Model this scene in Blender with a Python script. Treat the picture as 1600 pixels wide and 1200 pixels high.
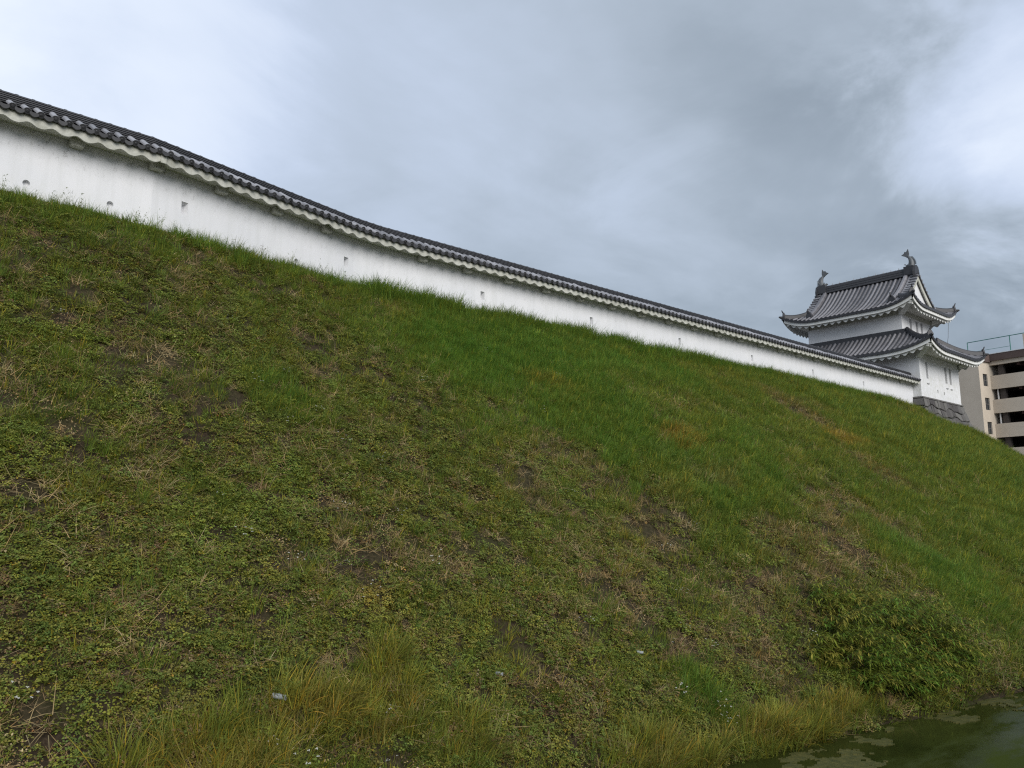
import bpy, bmesh, math, random
import numpy as np
from mathutils import Vector, Matrix

for o in list(bpy.data.objects): bpy.data.objects.remove(o)
SC = bpy.context.scene
COL = SC.collection
R = math.radians

# ------------------------------------------------------------------ camera
EYE = 3.6
HEAD = 48.8      # heading measured from +X; +X runs along the long wall, +Y into the castle
cam_d = bpy.data.cameras.new('camera'); cam = bpy.data.objects.new('camera', cam_d); COL.objects.link(cam)
cam.location = (0, 0, EYE); cam.rotation_euler = (R(90 + 9.2), 0, R(HEAD - 90))
cam_d.sensor_width = 36; cam_d.lens = 27.0; cam_d.clip_start = .1; cam_d.clip_end = 6000
SC.camera = cam
SC.render.resolution_x = 1024; SC.render.resolution_y = 768

# ------------------------------------------------------------------ sky, sun, exposure
SUN_EL, SUN_AZ = 29, -108           # azimuth of the sun from +X, behind and to the right of the viewer
world = bpy.data.worlds.new('World'); SC.world = world; world.use_nodes = True
world.cycles.sampling_method = 'MANUAL'; world.cycles.sample_map_resolution = 256
wn = world.node_tree.nodes; wl = world.node_tree.links
bg = wn['Background']; bg.inputs['Strength'].default_value = .1
sky = wn.new('ShaderNodeTexSky'); sky.sky_type = 'NISHITA'; sky.sun_disc = False
sky.sun_elevation = R(SUN_EL); sky.sun_rotation = R(90 - SUN_AZ)
def W(t, **k):
    n = wn.new(t)
    for a, b in k.items(): setattr(n, a, b)
    return n
def wmath(op, a, b=None, c=None, clamp=False):
    n = W('ShaderNodeMath', operation=op, use_clamp=clamp)
    for i, q in enumerate((a, b, c)):
        if q is None: continue
        if isinstance(q, (int, float)): n.inputs[i].default_value = q
        else: wl.new(q, n.inputs[i])
    return n.outputs[0]
tc = W('ShaderNodeTexCoord')
# cloud sheet overhead: view direction projected on a plane above, so clouds flatten towards the horizon
sep = W('ShaderNodeSeparateXYZ'); wl.new(tc.outputs['Generated'], sep.inputs[0])
zz = wmath('ADD', wmath('MAXIMUM', sep.outputs[2], 0), .22)
cmb = W('ShaderNodeCombineXYZ')
wl.new(wmath('DIVIDE', sep.outputs[0], zz), cmb.inputs[0]); wl.new(wmath('DIVIDE', sep.outputs[1], zz), cmb.inputs[1])
def noise(scale, detail, rough, dist=0., off=0.):
    m = W('ShaderNodeMapping'); m.inputs['Location'].default_value = (off, off * .7, off * .3)
    wl.new(cmb.outputs[0], m.inputs[0])
    n = W('ShaderNodeTexNoise'); wl.new(m.outputs[0], n.inputs['Vector'])
    n.inputs['Scale'].default_value = scale; n.inputs['Detail'].default_value = detail
    n.inputs['Roughness'].default_value = rough; n.inputs['Distortion'].default_value = dist
    return n
big = noise(.75, 5, .55, .5, 3.1); mid = noise(2.1, 9, .6, .35, 7.7)
# warped direction for the large light and dark banks of cloud
wv = W('ShaderNodeVectorMath', operation='SUBTRACT'); wl.new(mid.outputs['Color'], wv.inputs[0]); wv.inputs[1].default_value = (.5, .5, .5)
ws = W('ShaderNodeVectorMath', operation='SCALE'); wl.new(wv.outputs[0], ws.inputs[0]); ws.inputs['Scale'].default_value = .38
wa = W('ShaderNodeVectorMath', operation='ADD'); wl.new(tc.outputs['Generated'], wa.inputs[0]); wl.new(ws.outputs[0], wa.inputs[1])
wnm = W('ShaderNodeVectorMath', operation='NORMALIZE'); wl.new(wa.outputs[0], wnm.inputs[0])
def direction(px, py):
    th, hd = R(9.2), R(HEAD); xc = (px - 800) / 1200; yc = (600 - py) / 1200
    f = math.cos(th) - yc * math.sin(th); u = math.sin(th) + yc * math.cos(th)
    return Vector((f * math.cos(hd) + xc * math.sin(hd), f * math.sin(hd) - xc * math.cos(hd), u)).normalized()
val = wmath('MULTIPLY_ADD', big.outputs['Fac'], .55, .12)
val = wmath('MULTIPLY_ADD', mid.outputs['Fac'], .30, val)
# thin (bright) and thick (dark) places in the cloud cover: centre direction, angular radius, gain
CLOUD_LOBES = [((20, 10), 22, .28), ((420, -40), 30, .08), ((1660, 140), 14, .22), ((1130, 345), 11, .10), ((1500, 260), 10, .07),
               ((1330, 480), 20, -.24), ((850, 440), 14, -.07), ((1130, 200), 8, -.05)]
for (px, py), rad, g in CLOUD_LOBES:
    dt = W('ShaderNodeVectorMath', operation='DOT_PRODUCT'); wl.new(wnm.outputs[0], dt.inputs[0]); dt.inputs[1].default_value = direction(px, py)
    mr = W('ShaderNodeMapRange', interpolation_type='SMOOTHERSTEP')
    wl.new(dt.outputs['Value'], mr.inputs[0]); mr.inputs[1].default_value = math.cos(R(rad)); mr.inputs[2].default_value = 1
    mr.inputs[3].default_value = 0; mr.inputs[4].default_value = g
    val = wmath('ADD', val, mr.outputs[0])
ramp = W('ShaderNodeValToRGB'); wl.new(val, ramp.inputs[0])
cr = ramp.color_ramp; cr.interpolation = 'B_SPLINE'
stops = [(.22, (.20, .245, .30)), (.42, (.325, .385, .455)), (.56, (.445, .515, .615)), (.74, (.57, .66, .84)), (1.0, (.90, .95, 1.0))]
cr.elements[0].position = stops[0][0]; cr.elements[0].color = (*stops[0][1], 1)
cr.elements[1].position = stops[-1][0]; cr.elements[1].color = (*stops[-1][1], 1)
for p, c in stops[1:-1]:
    e = cr.elements.new(p); e.color = (*c, 1)
cs = W('ShaderNodeVectorMath', operation='SCALE'); wl.new(ramp.outputs[0], cs.inputs[0]); cs.inputs['Scale'].default_value = 5.35
mx = W('ShaderNodeMix', data_type='RGBA'); mx.inputs[0].default_value = .96
wl.new(sky.outputs[0], mx.inputs[6]); wl.new(cs.outputs[0], mx.inputs[7]); wl.new(mx.outputs[2], bg.inputs['Color'])

sun_d = bpy.data.lights.new('sun', 'SUN'); sun = bpy.data.objects.new('sun', sun_d); COL.objects.link(sun)
sun_d.energy = 1.5; sun_d.angle = R(40); sun_d.color = (1, .965, .92)
sv = Vector((math.cos(R(SUN_EL)) * math.cos(R(SUN_AZ)), math.cos(R(SUN_EL)) * math.sin(R(SUN_AZ)), math.sin(R(SUN_EL))))
sun.rotation_euler = sv.to_track_quat('Z', 'Y').to_euler(); sun.location = (0, -10, 40)

SC.view_settings.view_transform = 'Standard'; SC.view_settings.look = 'None'
SC.view_settings.exposure = 1.08; SC.view_settings.gamma = 1; SC.view_settings.use_curve_mapping = False

# ------------------------------------------------------------------ helpers
def tag(o, label=None, cat=None, group=None, kind=None):
    if label: o['label'] = label
    if cat: o['category'] = cat
    if group: o['group'] = group
    if kind: o['kind'] = kind
    return o
def link(name, me, parent=None, loc=(0, 0, 0), rot=(0, 0, 0), scale=(1, 1, 1)):
    o = bpy.data.objects.new(name, me); COL.objects.link(o)
    o.parent = parent; o.location = loc; o.rotation_euler = rot; o.scale = scale
    return o
def empty(name, loc=(0, 0, 0)):
    return link(name, None, None, loc)

class MB:
    def __init__(s): s.v = []; s.f = []
    def add(s, vs, fs):
        n = len(s.v); s.v += [tuple(v) for v in vs]; s.f += [tuple(n + i for i in f) for f in fs]; return s
    def quad(s, a, b, c, d): return s.add([a, b, c, d], [(0, 1, 2, 3)])
    def box(s, x0, x1, y0, y1, z0, z1):
        return s.add([(x0, y0, z0), (x1, y0, z0), (x1, y1, z0), (x0, y1, z0), (x0, y0, z1), (x1, y0, z1), (x1, y1, z1), (x0, y1, z1)],
                     [(0, 3, 2, 1), (4, 5, 6, 7), (0, 1, 5, 4), (1, 2, 6, 5), (2, 3, 7, 6), (3, 0, 4, 7)])
    def loft(s, rings, closed=True, caps=True):
        n = len(rings[0]); b = len(s.v)
        for r in rings: s.v += [tuple(p) for p in r]
        for i in range(len(rings) - 1):
            for j in range(n if closed else n - 1):
                k = (j + 1) % n
                s.f.append((b + i * n + j, b + i * n + k, b + (i + 1) * n + k, b + (i + 1) * n + j))
        if caps and closed:
            s.f.append(tuple(b + j for j in reversed(range(n)))); s.f.append(tuple(b + (len(rings) - 1) * n + j for j in range(n)))
        return s
    def tube(s, pts, rad, n=8, up=(0, 0, 1), flat=1.):
        pts = [Vector(p) for p in pts]; rings = []
        for i, p in enumerate(pts):
            t = (pts[min(i + 1, len(pts) - 1)] - pts[max(i - 1, 0)]).normalized()
            u = Vector(up); a = t.cross(u)
            if a.length < 1e-4: a = t.cross(Vector((1, 0, 0)))
            a.normalize(); c = a.cross(t)
            r = rad[i] if isinstance(rad, (list, tuple)) else rad
            rings.append([p + a * math.cos(2 * math.pi * k / n) * r * flat + c * math.sin(2 * math.pi * k / n) * r for k in range(n)])
        return s.loft(rings)
    def mesh(s, name, mat, smooth=False):
        me = bpy.data.meshes.new(name); me.from_pydata(s.v, [], s.f); me.materials.append(mat)
        bm = bmesh.new(); bm.from_mesh(me); bmesh.ops.recalc_face_normals(bm, faces=bm.faces); bm.to_mesh(me); bm.free()
        if smooth:
            me.polygons.foreach_set('use_smooth', [True] * len(me.polygons)); me.update()
            try: me.set_sharp_from_angle(angle=R(40))
            except Exception: pass
        return me
    def build(s, name, mat, parent=None, smooth=False, **k):
        return link(name, s.mesh(name, mat, smooth), parent, **k)

# ---- node materials
class NT:
    def __init__(s, name):
        s.m = bpy.data.materials.new(name); s.m.use_nodes = True; s.n = s.m.node_tree.nodes; s.l = s.m.node_tree.links
        s.p = s.n['Principled BSDF']; s.out = s.n['Material Output']
    def new(s, t, **k):
        n = s.n.new(t)
        for a, b in k.items(): setattr(n, a, b)
        return n
    def set(s, sock, v):
        if isinstance(v, (int, float)): sock.default_value = v
        elif isinstance(v, tuple): sock.default_value = v if len(v) == len(sock.default_value) else (*v, 1)
        else: s.l.new(v, sock)
    def math(s, op, a, b=None, c=None, clamp=False):
        n = s.new('ShaderNodeMath', operation=op, use_clamp=clamp)
        for i, q in enumerate((a, b, c)):
            if q is not None: s.set(n.inputs[i], q)
        return n.outputs[0]
    def noise(s, scale, detail=4, rough=.55, dist=0., vec=None, stretch=None, col=False):
        c = s.new('ShaderNodeTexCoord').outputs['Object'] if vec is None else vec
        if stretch:
            mp = s.new('ShaderNodeMapping'); s.l.new(c, mp.inputs[0]); mp.inputs['Scale'].default_value = stretch; c = mp.outputs[0]
        n = s.new('ShaderNodeTexNoise'); s.l.new(c, n.inputs['Vector'])
        for k, v in (('Scale', scale), ('Detail', detail), ('Roughness', rough), ('Distortion', dist)): n.inputs[k].default_value = v
        return n.outputs['Color' if col else 'Fac']
    def rmp(s, fac, *st, mode='LINEAR'):
        n = s.new('ShaderNodeValToRGB'); s.l.new(fac, n.inputs[0]); cr = n.color_ramp; cr.interpolation = mode
        st = [(p, c if isinstance(c, tuple) else (c, c, c)) for p, c in st]
        cr.elements[0].position, cr.elements[0].color = st[0][0], (*st[0][1], 1)
        cr.elements[1].position, cr.elements[1].color = st[-1][0], (*st[-1][1], 1)
        for p, c in st[1:-1]: cr.elements.new(p).color = (*c, 1)
        return n.outputs[0]
    def mix(s, fac, a, b, mode='MIX'):
        n = s.new('ShaderNodeMix', data_type='RGBA', blend_type=mode)
        s.set(n.inputs[0], fac); s.set(n.inputs[6], a); s.set(n.inputs[7], b); return n.outputs[2]
    def bump(s, h, strength, dist=.02):
        n = s.new('ShaderNodeBump'); s.l.new(h, n.inputs['Height']); n.inputs['Strength'].default_value = strength; n.inputs['Distance'].default_value = dist
        s.l.new(n.outputs[0], s.p.inputs['Normal'])
    def fin(s, col=None, rough=.8, spec=.3, metal=0.):
        if col is not None: s.set(s.p.inputs['Base Color'], col)
        s.set(s.p.inputs['Roughness'], rough); s.set(s.p.inputs['Specular IOR Level'], spec); s.set(s.p.inputs['Metallic'], metal)
        return s.m
def geo_pos(t): return t.new('ShaderNodeNewGeometry').outputs['Position']

MAT = {}
# white lime plaster with mildew growing down from the eaves, streaks and faint patches
def plaster(name, base, ztop, zspan, mildew):
    t = NT(name); pos = geo_pos(t)
    sp = t.new('ShaderNodeSeparateXYZ'); t.l.new(pos, sp.inputs[0])
    h = t.math('DIVIDE', t.math('SUBTRACT', ztop, sp.outputs[2]), zspan, clamp=True)          # 0 under the eave, 1 below
    reach = t.noise(.9, 3, .6, vec=pos)
    m1 = t.noise(11, 6, .7, vec=pos, stretch=(1, 1, .6)); m2 = t.noise(46, 4, .7, vec=pos)
    dens = t.math('MULTIPLY', t.math('SUBTRACT', 1., h), t.math('MULTIPLY_ADD', reach, 1.2, -.12))
    spots = t.math('MULTIPLY', t.rmp(t.math('MULTIPLY_ADD', m2, .45, t.math('MULTIPLY_ADD', m1, .6, -.02)), (.54, 0.), (.64, 1.)), t.math('MULTIPLY', dens, mildew * 1.2), clamp=True)
    wash = t.math('MULTIPLY', t.math('POWER', t.math('SUBTRACT', 1., h), 2.), t.math('MULTIPLY', reach, .22 * mildew), clamp=True)
    streak = t.rmp(t.noise(3.2, 5, .6, vec=pos, stretch=(1.6, 1.6, .12)), (.45, .0), (.75, .45))
    patch = t.rmp(t.noise(.6, 4, .6, vec=pos), (.35, 0.), (.7, .5))
    c = t.mix(patch, base, (base[0] * .86, base[1] * .88, base[2] * .9))
    c = t.mix(streak, c, (base[0] * .82, base[1] * .83, base[2] * .81))
    splash = t.math('MULTIPLY', t.rmp(t.math('SUBTRACT', ztop - 1.05, sp.outputs[2]), (0., 0.), (.5, 1.)), t.rmp(t.noise(5, 6, .7, vec=pos), (.42, 0.), (.62, .30)))
    c = t.mix(splash, c, (.42, .42, .33))
    c = t.mix(wash, c, (.47, .46, .40)); c = t.mix(t.math('MULTIPLY', spots, .85), c, (.11, .105, .08))
    t.bump(t.noise(30, 5, .6, vec=pos), .12, .01)
    return t.fin(c, .85, .25)
MAT['plaster'] = plaster('wall_plaster', (.68, .68, .69), 11.62, .85, 1.5)
MAT['plaster_t'] = plaster('turret_plaster', (.71, .71, .72), 13.6, 1.0, .55)
def weathered(name, a, b, scale=6, rough=.85, bump=.15, spec=.25):
    t = NT(name); n = t.noise(scale, 5, .65, vec=geo_pos(t)); n2 = t.noise(scale * 6, 4, .6, vec=geo_pos(t))
    f = t.math('MULTIPLY_ADD', n2, .35, t.math('MULTIPLY', n, .75))
    t.bump(n2, bump, .01)
    return t.fin(t.rmp(f, (.35, a), (.75, b)), rough, spec)
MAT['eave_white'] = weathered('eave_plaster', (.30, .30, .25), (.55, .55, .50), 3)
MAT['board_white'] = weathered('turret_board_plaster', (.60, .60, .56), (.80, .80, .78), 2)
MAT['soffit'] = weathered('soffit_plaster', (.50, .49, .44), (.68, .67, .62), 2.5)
# smoked clay tile: tones carry sky sheen and shade, each tile fired a little differently
def tilemat(name, lo, hi, rough=.42):
    t = NT(name); pos = geo_pos(t)
    oi = t.new('ShaderNodeObjectInfo').outputs['Random']
    n = t.noise(4, 4, .6, vec=pos); n2 = t.noise(28, 4, .65, vec=pos)
    f = t.math('ADD', t.math('MULTIPLY', n, .5), t.math('ADD', t.math('MULTIPLY', oi, .35), t.math('MULTIPLY', n2, .25)))
    c = t.rmp(f, (.3, lo), (.85, hi))
    t.bump(n2, .1, .006)
    return t.fin(c, t.math('MULTIPLY_ADD', n2, .25, rough - .1), .5, .0)
MAT['tile'] = tilemat('smoked_tile_lit', (.12, .12, .13), (.36, .36, .38))  # pale tone includes the sky's sheen on the round tiles
MAT['tile_t'] = tilemat('turret_tile', (.085, .083, .09), (.25, .245, .26))
MAT['tile_dark'] = tilemat('smoked_tile_edge_shaded', (.018, .018, .021), (.055, .055, .06), .5)  # same clay; shade on upright faces is put into this colour
MAT['tile_mid'] = tilemat('smoked_tile_course_shaded', (.018, .018, .021), (.055, .055, .06), .5)  # ridge sides: their shade painted in as a darker tile tone
MAT['tile_lip'] = tilemat('smoked_tile_lip', (.018, .018, .02), (.045, .045, .048), .6)
MAT['tile_bed'] = tilemat('smoked_tile_pan', (.035, .035, .04), (.10, .10, .105), .5)
MAT['stone'] = None
def stonemat():
    t = NT('ashlar_stone'); oi = t.new('ShaderNodeObjectInfo').outputs['Random']; pos = geo_pos(t)
    c0 = t.rmp(oi, (0., (.060, .056, .058)), (.4, (.11, .105, .10)), (.75, (.17, .165, .155)), (1., (.075, .072, .078)))
    n = t.noise(5, 6, .65, vec=pos); n2 = t.noise(30, 5, .7, vec=pos)
    c = t.mix(t.rmp(n, (.35, 0.), (.7, .6)), c0, (.10, .095, .09)); t.bump(t.math('MULTIPLY_ADD', n2, .5, n), .6, .04)
    return t.fin(c, .9, .2)
MAT['stone'] = stonemat()
MAT['joint'] = weathered('stone_joint', (.03, .03, .028), (.06, .058, .052), 4)
MAT['beige'] = weathered('beige_render', (.49, .425, .345), (.57, .50, .41), .35, .9, .05)
MAT['beige_dark'] = weathered('brown_render', (.085, .06, .055), (.115, .085, .075), .5)
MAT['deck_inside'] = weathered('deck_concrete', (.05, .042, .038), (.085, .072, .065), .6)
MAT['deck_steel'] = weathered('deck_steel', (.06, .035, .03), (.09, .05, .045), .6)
MAT['white_trim'] = weathered('white_trim', (.6, .6, .6), (.7, .7, .7), .6)
MAT['green_paint'] = weathered('green_rail_paint', (.04, .16, .14), (.06, .2, .17), 2, .5)
def plain(name, col, rough=.6, spec=.4, metal=0.):
    t = NT(name); n = t.noise(9, 4, .6, vec=geo_pos(t))
    c = t.rmp(n, (.3, tuple(a * .8 for a in col)), (.7, tuple(min(1, a * 1.12) for a in col)))
    return t.fin(c, rough, spec, metal)
MAT['glass'] = plain('window_glass', (.03, .035, .04), .12, .6)
MAT['frame'] = plain('window_frame', (.16, .15, .14), .5)
MAT['shutter'] = plain('grey_shutter', (.33, .33, .33), .7)
MAT['pvc'] = plain('grey_pvc', (.30, .32, .33), .55)
MAT['dark'] = plain('dark_inside', (.012, .012, .012), .9)
MAT['lamp'] = plain('lamp_cover', (.75, .75, .72), .4)
MAT['cable'] = plain('cable', (.16, .17, .18), .5)
MAT['concrete'] = weathered('drain_concrete', (.17, .17, .155), (.26, .26, .24), 5)
MAT['copper'] = plain('finial_tile', (.10, .108, .115), .5, .5)

# ------------------------------------------------------------------ ground shape (shared by mesh and planting)
def vnoise(x, y, seed=0, octv=1, gain=.5):
    x = np.asarray(x, float); y = np.asarray(y, float); tot = 0.; amp = 1.; nrm = 0.
    for k in range(octv):
        xi = np.floor(x).astype(np.int64); yi = np.floor(y).astype(np.int64); fx = x - xi; fy = y - yi
        fx = fx * fx * (3 - 2 * fx); fy = fy * fy * (3 - 2 * fy)
        def h(a, b):
            q = (a * 374761393 + b * 668265263 + (seed + k) * 1442695041) & 0xffffffff
            q = ((q ^ (q >> 13)) * 1274126177) & 0xffffffff
            return ((q ^ (q >> 16)) & 0xffff) / 65535.
        v = (h(xi, yi) * (1 - fx) + h(xi + 1, yi) * fx) * (1 - fy) + (h(xi, yi + 1) * (1 - fx) + h(xi + 1, yi + 1) * fx) * fy
        tot = tot + amp * v; nrm += amp; amp *= gain; x = x * 2.03 + 17.1; y = y * 2.03 + 5.3
    return tot / nrm
def sstep(a, b, x):
    t = np.clip((np.asarray(x, float) - a) / (b - a), 0, 1); return t * t * (3 - 2 * t)
WALL_PTS = [(-40., 16.98), (4.88, 18.35), (11.5, 19.82), (51.75, 19.82)]
def wall_y(X): return np.interp(X, [-60, 4.88, 11.5, 90], [16.37, 18.35, 19.82, 19.82])
def crest_y(X):
    X = np.asarray(X, float)
    return (wall_y(X - 1) + wall_y(X) + wall_y(X + 1)) / 3 - .75 + np.interp(X, [46, 55], [0, 1.3])
def toe_y(X): return np.interp(X, [-60, 0, 9.8, 18.3, 30, 50, 90], [8.6, 7.4, 6.8, 5.5, 4.4, 3.6, 3.6])
TOP = 9.95
def ground_z(X, Y, rough=True):
    X = np.asarray(X, float); Y = np.asarray(Y, float)
    yc = crest_y(X); D = yc - toe_y(X)
    df = yc - Y; ds = X - 58.6; o = 2.
    a = np.maximum(df + o, 0); b = np.maximum(ds + o, 0)
    d = np.where(b > 0, np.sqrt(a * a + b * b) - o, df)
    steep = 1 + .16 * sstep(40, 54, X)
    sp = .5 * (d + np.sqrt(d * d + .3))
    z = TOP - 9.9 * sp * steep / D
    if rough:
        on = sstep(-.2, 1., d)
        z = z + on * ((vnoise(X * .28, Y * .28, 3, 3) - .5) * .55 + (vnoise(X * 1.7, Y * 1.7, 9, 3) - .5) * .16)
    z = np.maximum(z, -1.1)
    far = sstep(84, 90, X); z = z * (1 - far) + 2. * far
    near = 1 - sstep(.9, 1.3, Y); z = z * (1 - near) + 2. * near
    back = sstep(44, 58, Y) ; z = z * (1 - back) + np.where(z > 2, 2., z) * back
    back2 = sstep(44, 60, Y); z = z * (1 - back2) + 2. * back2
    left = 1 - sstep(-75, -60, X); z = z * (1 - left) + 2. * left
    return z
def normal_at(X, Y):
    e = .15
    gx = (ground_z(X + e, Y) - ground_z(X - e, Y)) / (2 * e); gy = (ground_z(X, Y + e) - ground_z(X, Y - e)) / (2 * e)
    n = np.stack([-gx, -gy, np.ones_like(gx)], -1); return n / np.linalg.norm(n, axis=-1, keepdims=True)

def soilmat():
    t = NT('bank_soil'); pos = geo_pos(t)
    n = t.noise(1.3, 6, .65, vec=pos); n2 = t.noise(14, 6, .7, vec=pos); n3 = t.noise(.35, 3, .5, vec=pos)
    c = t.rmp(n2, (.3, (.016, .011, .007)), (.5, (.034, .024, .015)), (.72, (.075, .054, .033)))
    moss = t.rmp(t.math('MULTIPLY_ADD', n, .7, t.math('MULTIPLY', n3, .4)), (.46, 0.), (.70, .55))
    c = t.mix(moss, c, (.040, .045, .013))
    t.bump(t.math('MULTIPLY_ADD', n2, .7, n), .9, .05)
    return t.fin(c, .95, .15)
MAT['soil'] = soilmat()
MAT['town'] = weathered('town_ground', (.13, .125, .11), (.19, .18, .16), .3)

def terrain():
    xs = np.unique(np.concatenate([[-3000, -1200, -500, -200, -120, -90], np.arange(-75, -10, 2.5), np.arange(-10, 40, .22), np.arange(40, 76, .4), np.arange(76, 96, 1.5), [110, 150, 250, 600, 1500, 3000]]).round(3))
    ys = np.unique(np.concatenate([[-3000, -1200, -400, -120, -40, -12, -4, 0, .8, 1.1, 1.4, 2.2], np.arange(3, 21, .2), np.arange(21, 62, 1.5), [80, 130, 300, 800, 1600, 3000]]).round(3))
    X, Y = np.meshgrid(xs, ys, indexing='ij'); Z = ground_z(X, Y)
    P = np.stack([X, Y, Z], -1).reshape(-1, 3); ny = len(ys)
    fb, fg = [], []
    for i in range(len(xs) - 1):
        for j in range(ny - 1):
            q = (i * ny + j, (i + 1) * ny + j, (i + 1) * ny + j + 1, i * ny + j + 1)
            cx, cy = xs[i], ys[j]
            (fb if (-75 <= cx < 84 and 2.2 <= cy < 60) else fg).append(q)
    for nm, fs, m in (('embankment', fb, MAT['soil']), ('ground', fg, MAT['town'])):
        used = np.unique(np.array(fs).ravel()); mp = -np.ones(len(P), int); mp[used] = np.arange(len(used))
        me = bpy.data.meshes.new(nm); me.from_pydata(P[used].tolist(), [], mp[np.array(fs)].tolist()); me.materials.append(m)
        me.polygons.foreach_set('use_smooth', [True] * len(me.polygons)); me.update()
        o = link(nm, me); tag(o, kind='structure')
        o['label'] = 'steep earth bank rising from the moat to the white wall' if nm == 'embankment' else 'flat town ground around the moat and earthwork'
terrain()

# ------------------------------------------------------------------ moat water
def watermat():
    t = NT('moat_water'); pos = geo_pos(t)
    n = t.noise(2.2, 4, .6, vec=pos, stretch=(1, 1.6, 1)); n2 = t.noise(.6, 4, .6, vec=pos); n3 = t.noise(1.1, 6, .65, vec=pos, stretch=(.5, 1.4, 1))
    sp = t.new('ShaderNodeSeparateXYZ'); t.l.new(pos, sp.inputs[0])
    # a fine green algae film drifts out in the open water, clear dark water is left along the bank
    film = t.rmp(t.math('ADD', t.math('MULTIPLY', n3, .9), t.math('MULTIPLY', t.math('SUBTRACT', 5.6, sp.outputs[1]), .16)), (.50, 0.), (.78, 1.))
    c = t.mix(film, t.rmp(n2, (.35, (.020, .026, .006)), (.65, (.036, .044, .010))), (.050, .066, .012))
    t.bump(n, .05, .05)
    t.p.inputs['IOR'].default_value = 1.33
    return t.fin(c, t.math('MULTIPLY_ADD', film, .45, .08), t.math('MULTIPLY_ADD', film, -.18, .20))
MAT['water'] = watermat()
w = MB(); w.quad((-74, 1.0, 0), (83.5, 1.0, 0), (83.5, 58, 0), (-74, 58, 0))
tag(w.build('moat_water', MAT['water']), 'still murky green water of the castle moat', None, None, 'structure')

# ------------------------------------------------------------------ castle wall
Wl = empty('castle_wall', (11.5, 19.82, 9.9))
tag(Wl, 'long white plastered castle wall with grey tiled roof on top of the bank', 'wall')
def WP(name, mb, mat, smooth=False):            # part of the wall given in world coordinates
    me = mb.mesh(name, mat, smooth); me.transform(Matrix.Translation((-11.5, -19.82, -9.9))); return link(name, me, Wl)
pts = [Vector((x, y, 0)) for x, y in WALL_PTS]
pts[0] = Vector((-9., float(wall_y(-9.)), 0))
# soften the second bend with a short chamfer
d12 = (pts[2] - pts[1]).normalized()
path = [pts[0], pts[1], pts[2] - d12 * .55, pts[2] + Vector((.55, 0, 0)), pts[3]]
def seg_dir(i): return (path[i + 1] - path[i]).normalized()
def perp(d): return Vector((d.y, -d.x, 0))       # towards the moat
def offs(o):                                      # path offset by o towards the moat, mitred
    r = []
    for i, p in enumerate(path):
        ds = [seg_dir(j) for j in (i - 1, i) if 0 <= j < len(path) - 1]
        m = sum((perp(d) for d in ds), Vector()).normalized()
        r.append(p + m * (o / m.dot(perp(ds[0]))))
    return r
def sweep(profile):                               # profile: list of (offset, z), closed
    mb = MB(); rows = [offs(o) for o, z in profile]
    mb.loft([[Vector((rows[k][i].x, rows[k][i].y, profile[k][1])) for k in range(len(profile))] for i in range(len(path))])
    return mb
ZB, ZT = 9.55, 11.62
def face_holes(mb, P, d, L, z0, z1, holes, depth=.16):
    """vertical face P + d*s, with splayed loopholes (s, z, halfwidth, halfheight, round)"""
    n = perp(d)
    def pt(s, z, o=0.): q = P + d * s + n * o; return (q.x, q.y, z)
    holes = sorted(holes); cuts = [0.]
    for h in holes: cuts += [h[0] - h[2], h[0] + h[2]]
    cuts.append(L)
    for i in range(0, len(cuts), 2): mb.quad(pt(cuts[i], z0), pt(cuts[i + 1], z0), pt(cuts[i + 1], z1), pt(cuts[i], z1))
    for s, z, hw, hh, rd in holes:
        a, b, c, e = s - hw, s + hw, z - hh, z + hh
        mb.quad(pt(a, z0), pt(b, z0), pt(b, c), pt(a, c)); mb.quad(pt(a, e), pt(b, e), pt(b, z1), pt(a, z1))
        if rd:
            N = 16; ring = []; rim = []
            for k in range(N):
                t = 2 * math.pi * (k + .5) / N; cx, cz = math.cos(t), math.sin(t); m = max(abs(cx), abs(cz))
                ring.append((s + hw * cx, z + hh * cz)); rim.append((s + hw * cx / m, z + hh * cz / m))
            corner = {0: (b, e)}
            for k in range(N):
                k2 = (k + 1) % N
                q = [rim[k]]
                if abs(abs(rim[k][0] - s) - hw) < 1e-6 and abs(abs(rim[k2][1] - z) - hh) < 1e-6 or abs(abs(rim[k][1] - z) - hh) < 1e-6 and abs(abs(rim[k2][0] - s) - hw) < 1e-6:
                    if (rim[k][0] - rim[k2][0]) and (rim[k][1] - rim[k2][1]):
                        mxs = max if (rim[k][0] + rim[k2][0]) / 2 > s else min; mxz = max if (rim[k][1] + rim[k2][1]) / 2 > z else min
                        q.append((mxs(rim[k][0], rim[k2][0]), mxz(rim[k][1], rim[k2][1])))
                q += [rim[k2], ring[k2], ring[k]]
                mb.add([pt(*p) for p in q], [tuple(range(len(q)))])
                i1, i2 = [(s + (p[0] - s) * .92, z + (p[1] - z) * .92) for p in (ring[k], ring[k2])]
                mb.quad(pt(*ring[k]), pt(*ring[k2]), pt(*i2, -.09), pt(*i1, -.09))
            mb.add([pt(s + (p[0] - s) * .92, z + (p[1] - z) * .92, -.09) for p in ring], [tuple(range(N))])
        else:
            o4 = [(a, c), (b, c), (b, e), (a, e)]; i4 = [(s + (p[0] - s) * .5, z + (p[1] - z) * .72) for p in o4]
            for k in range(4): mb.quad(pt(*o4[k]), pt(*o4[(k + 1) % 4]), pt(*i4[(k + 1) % 4], -depth), pt(*i4[k], -depth))
            mb.quad(*[pt(*p, -depth) for p in i4])
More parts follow.
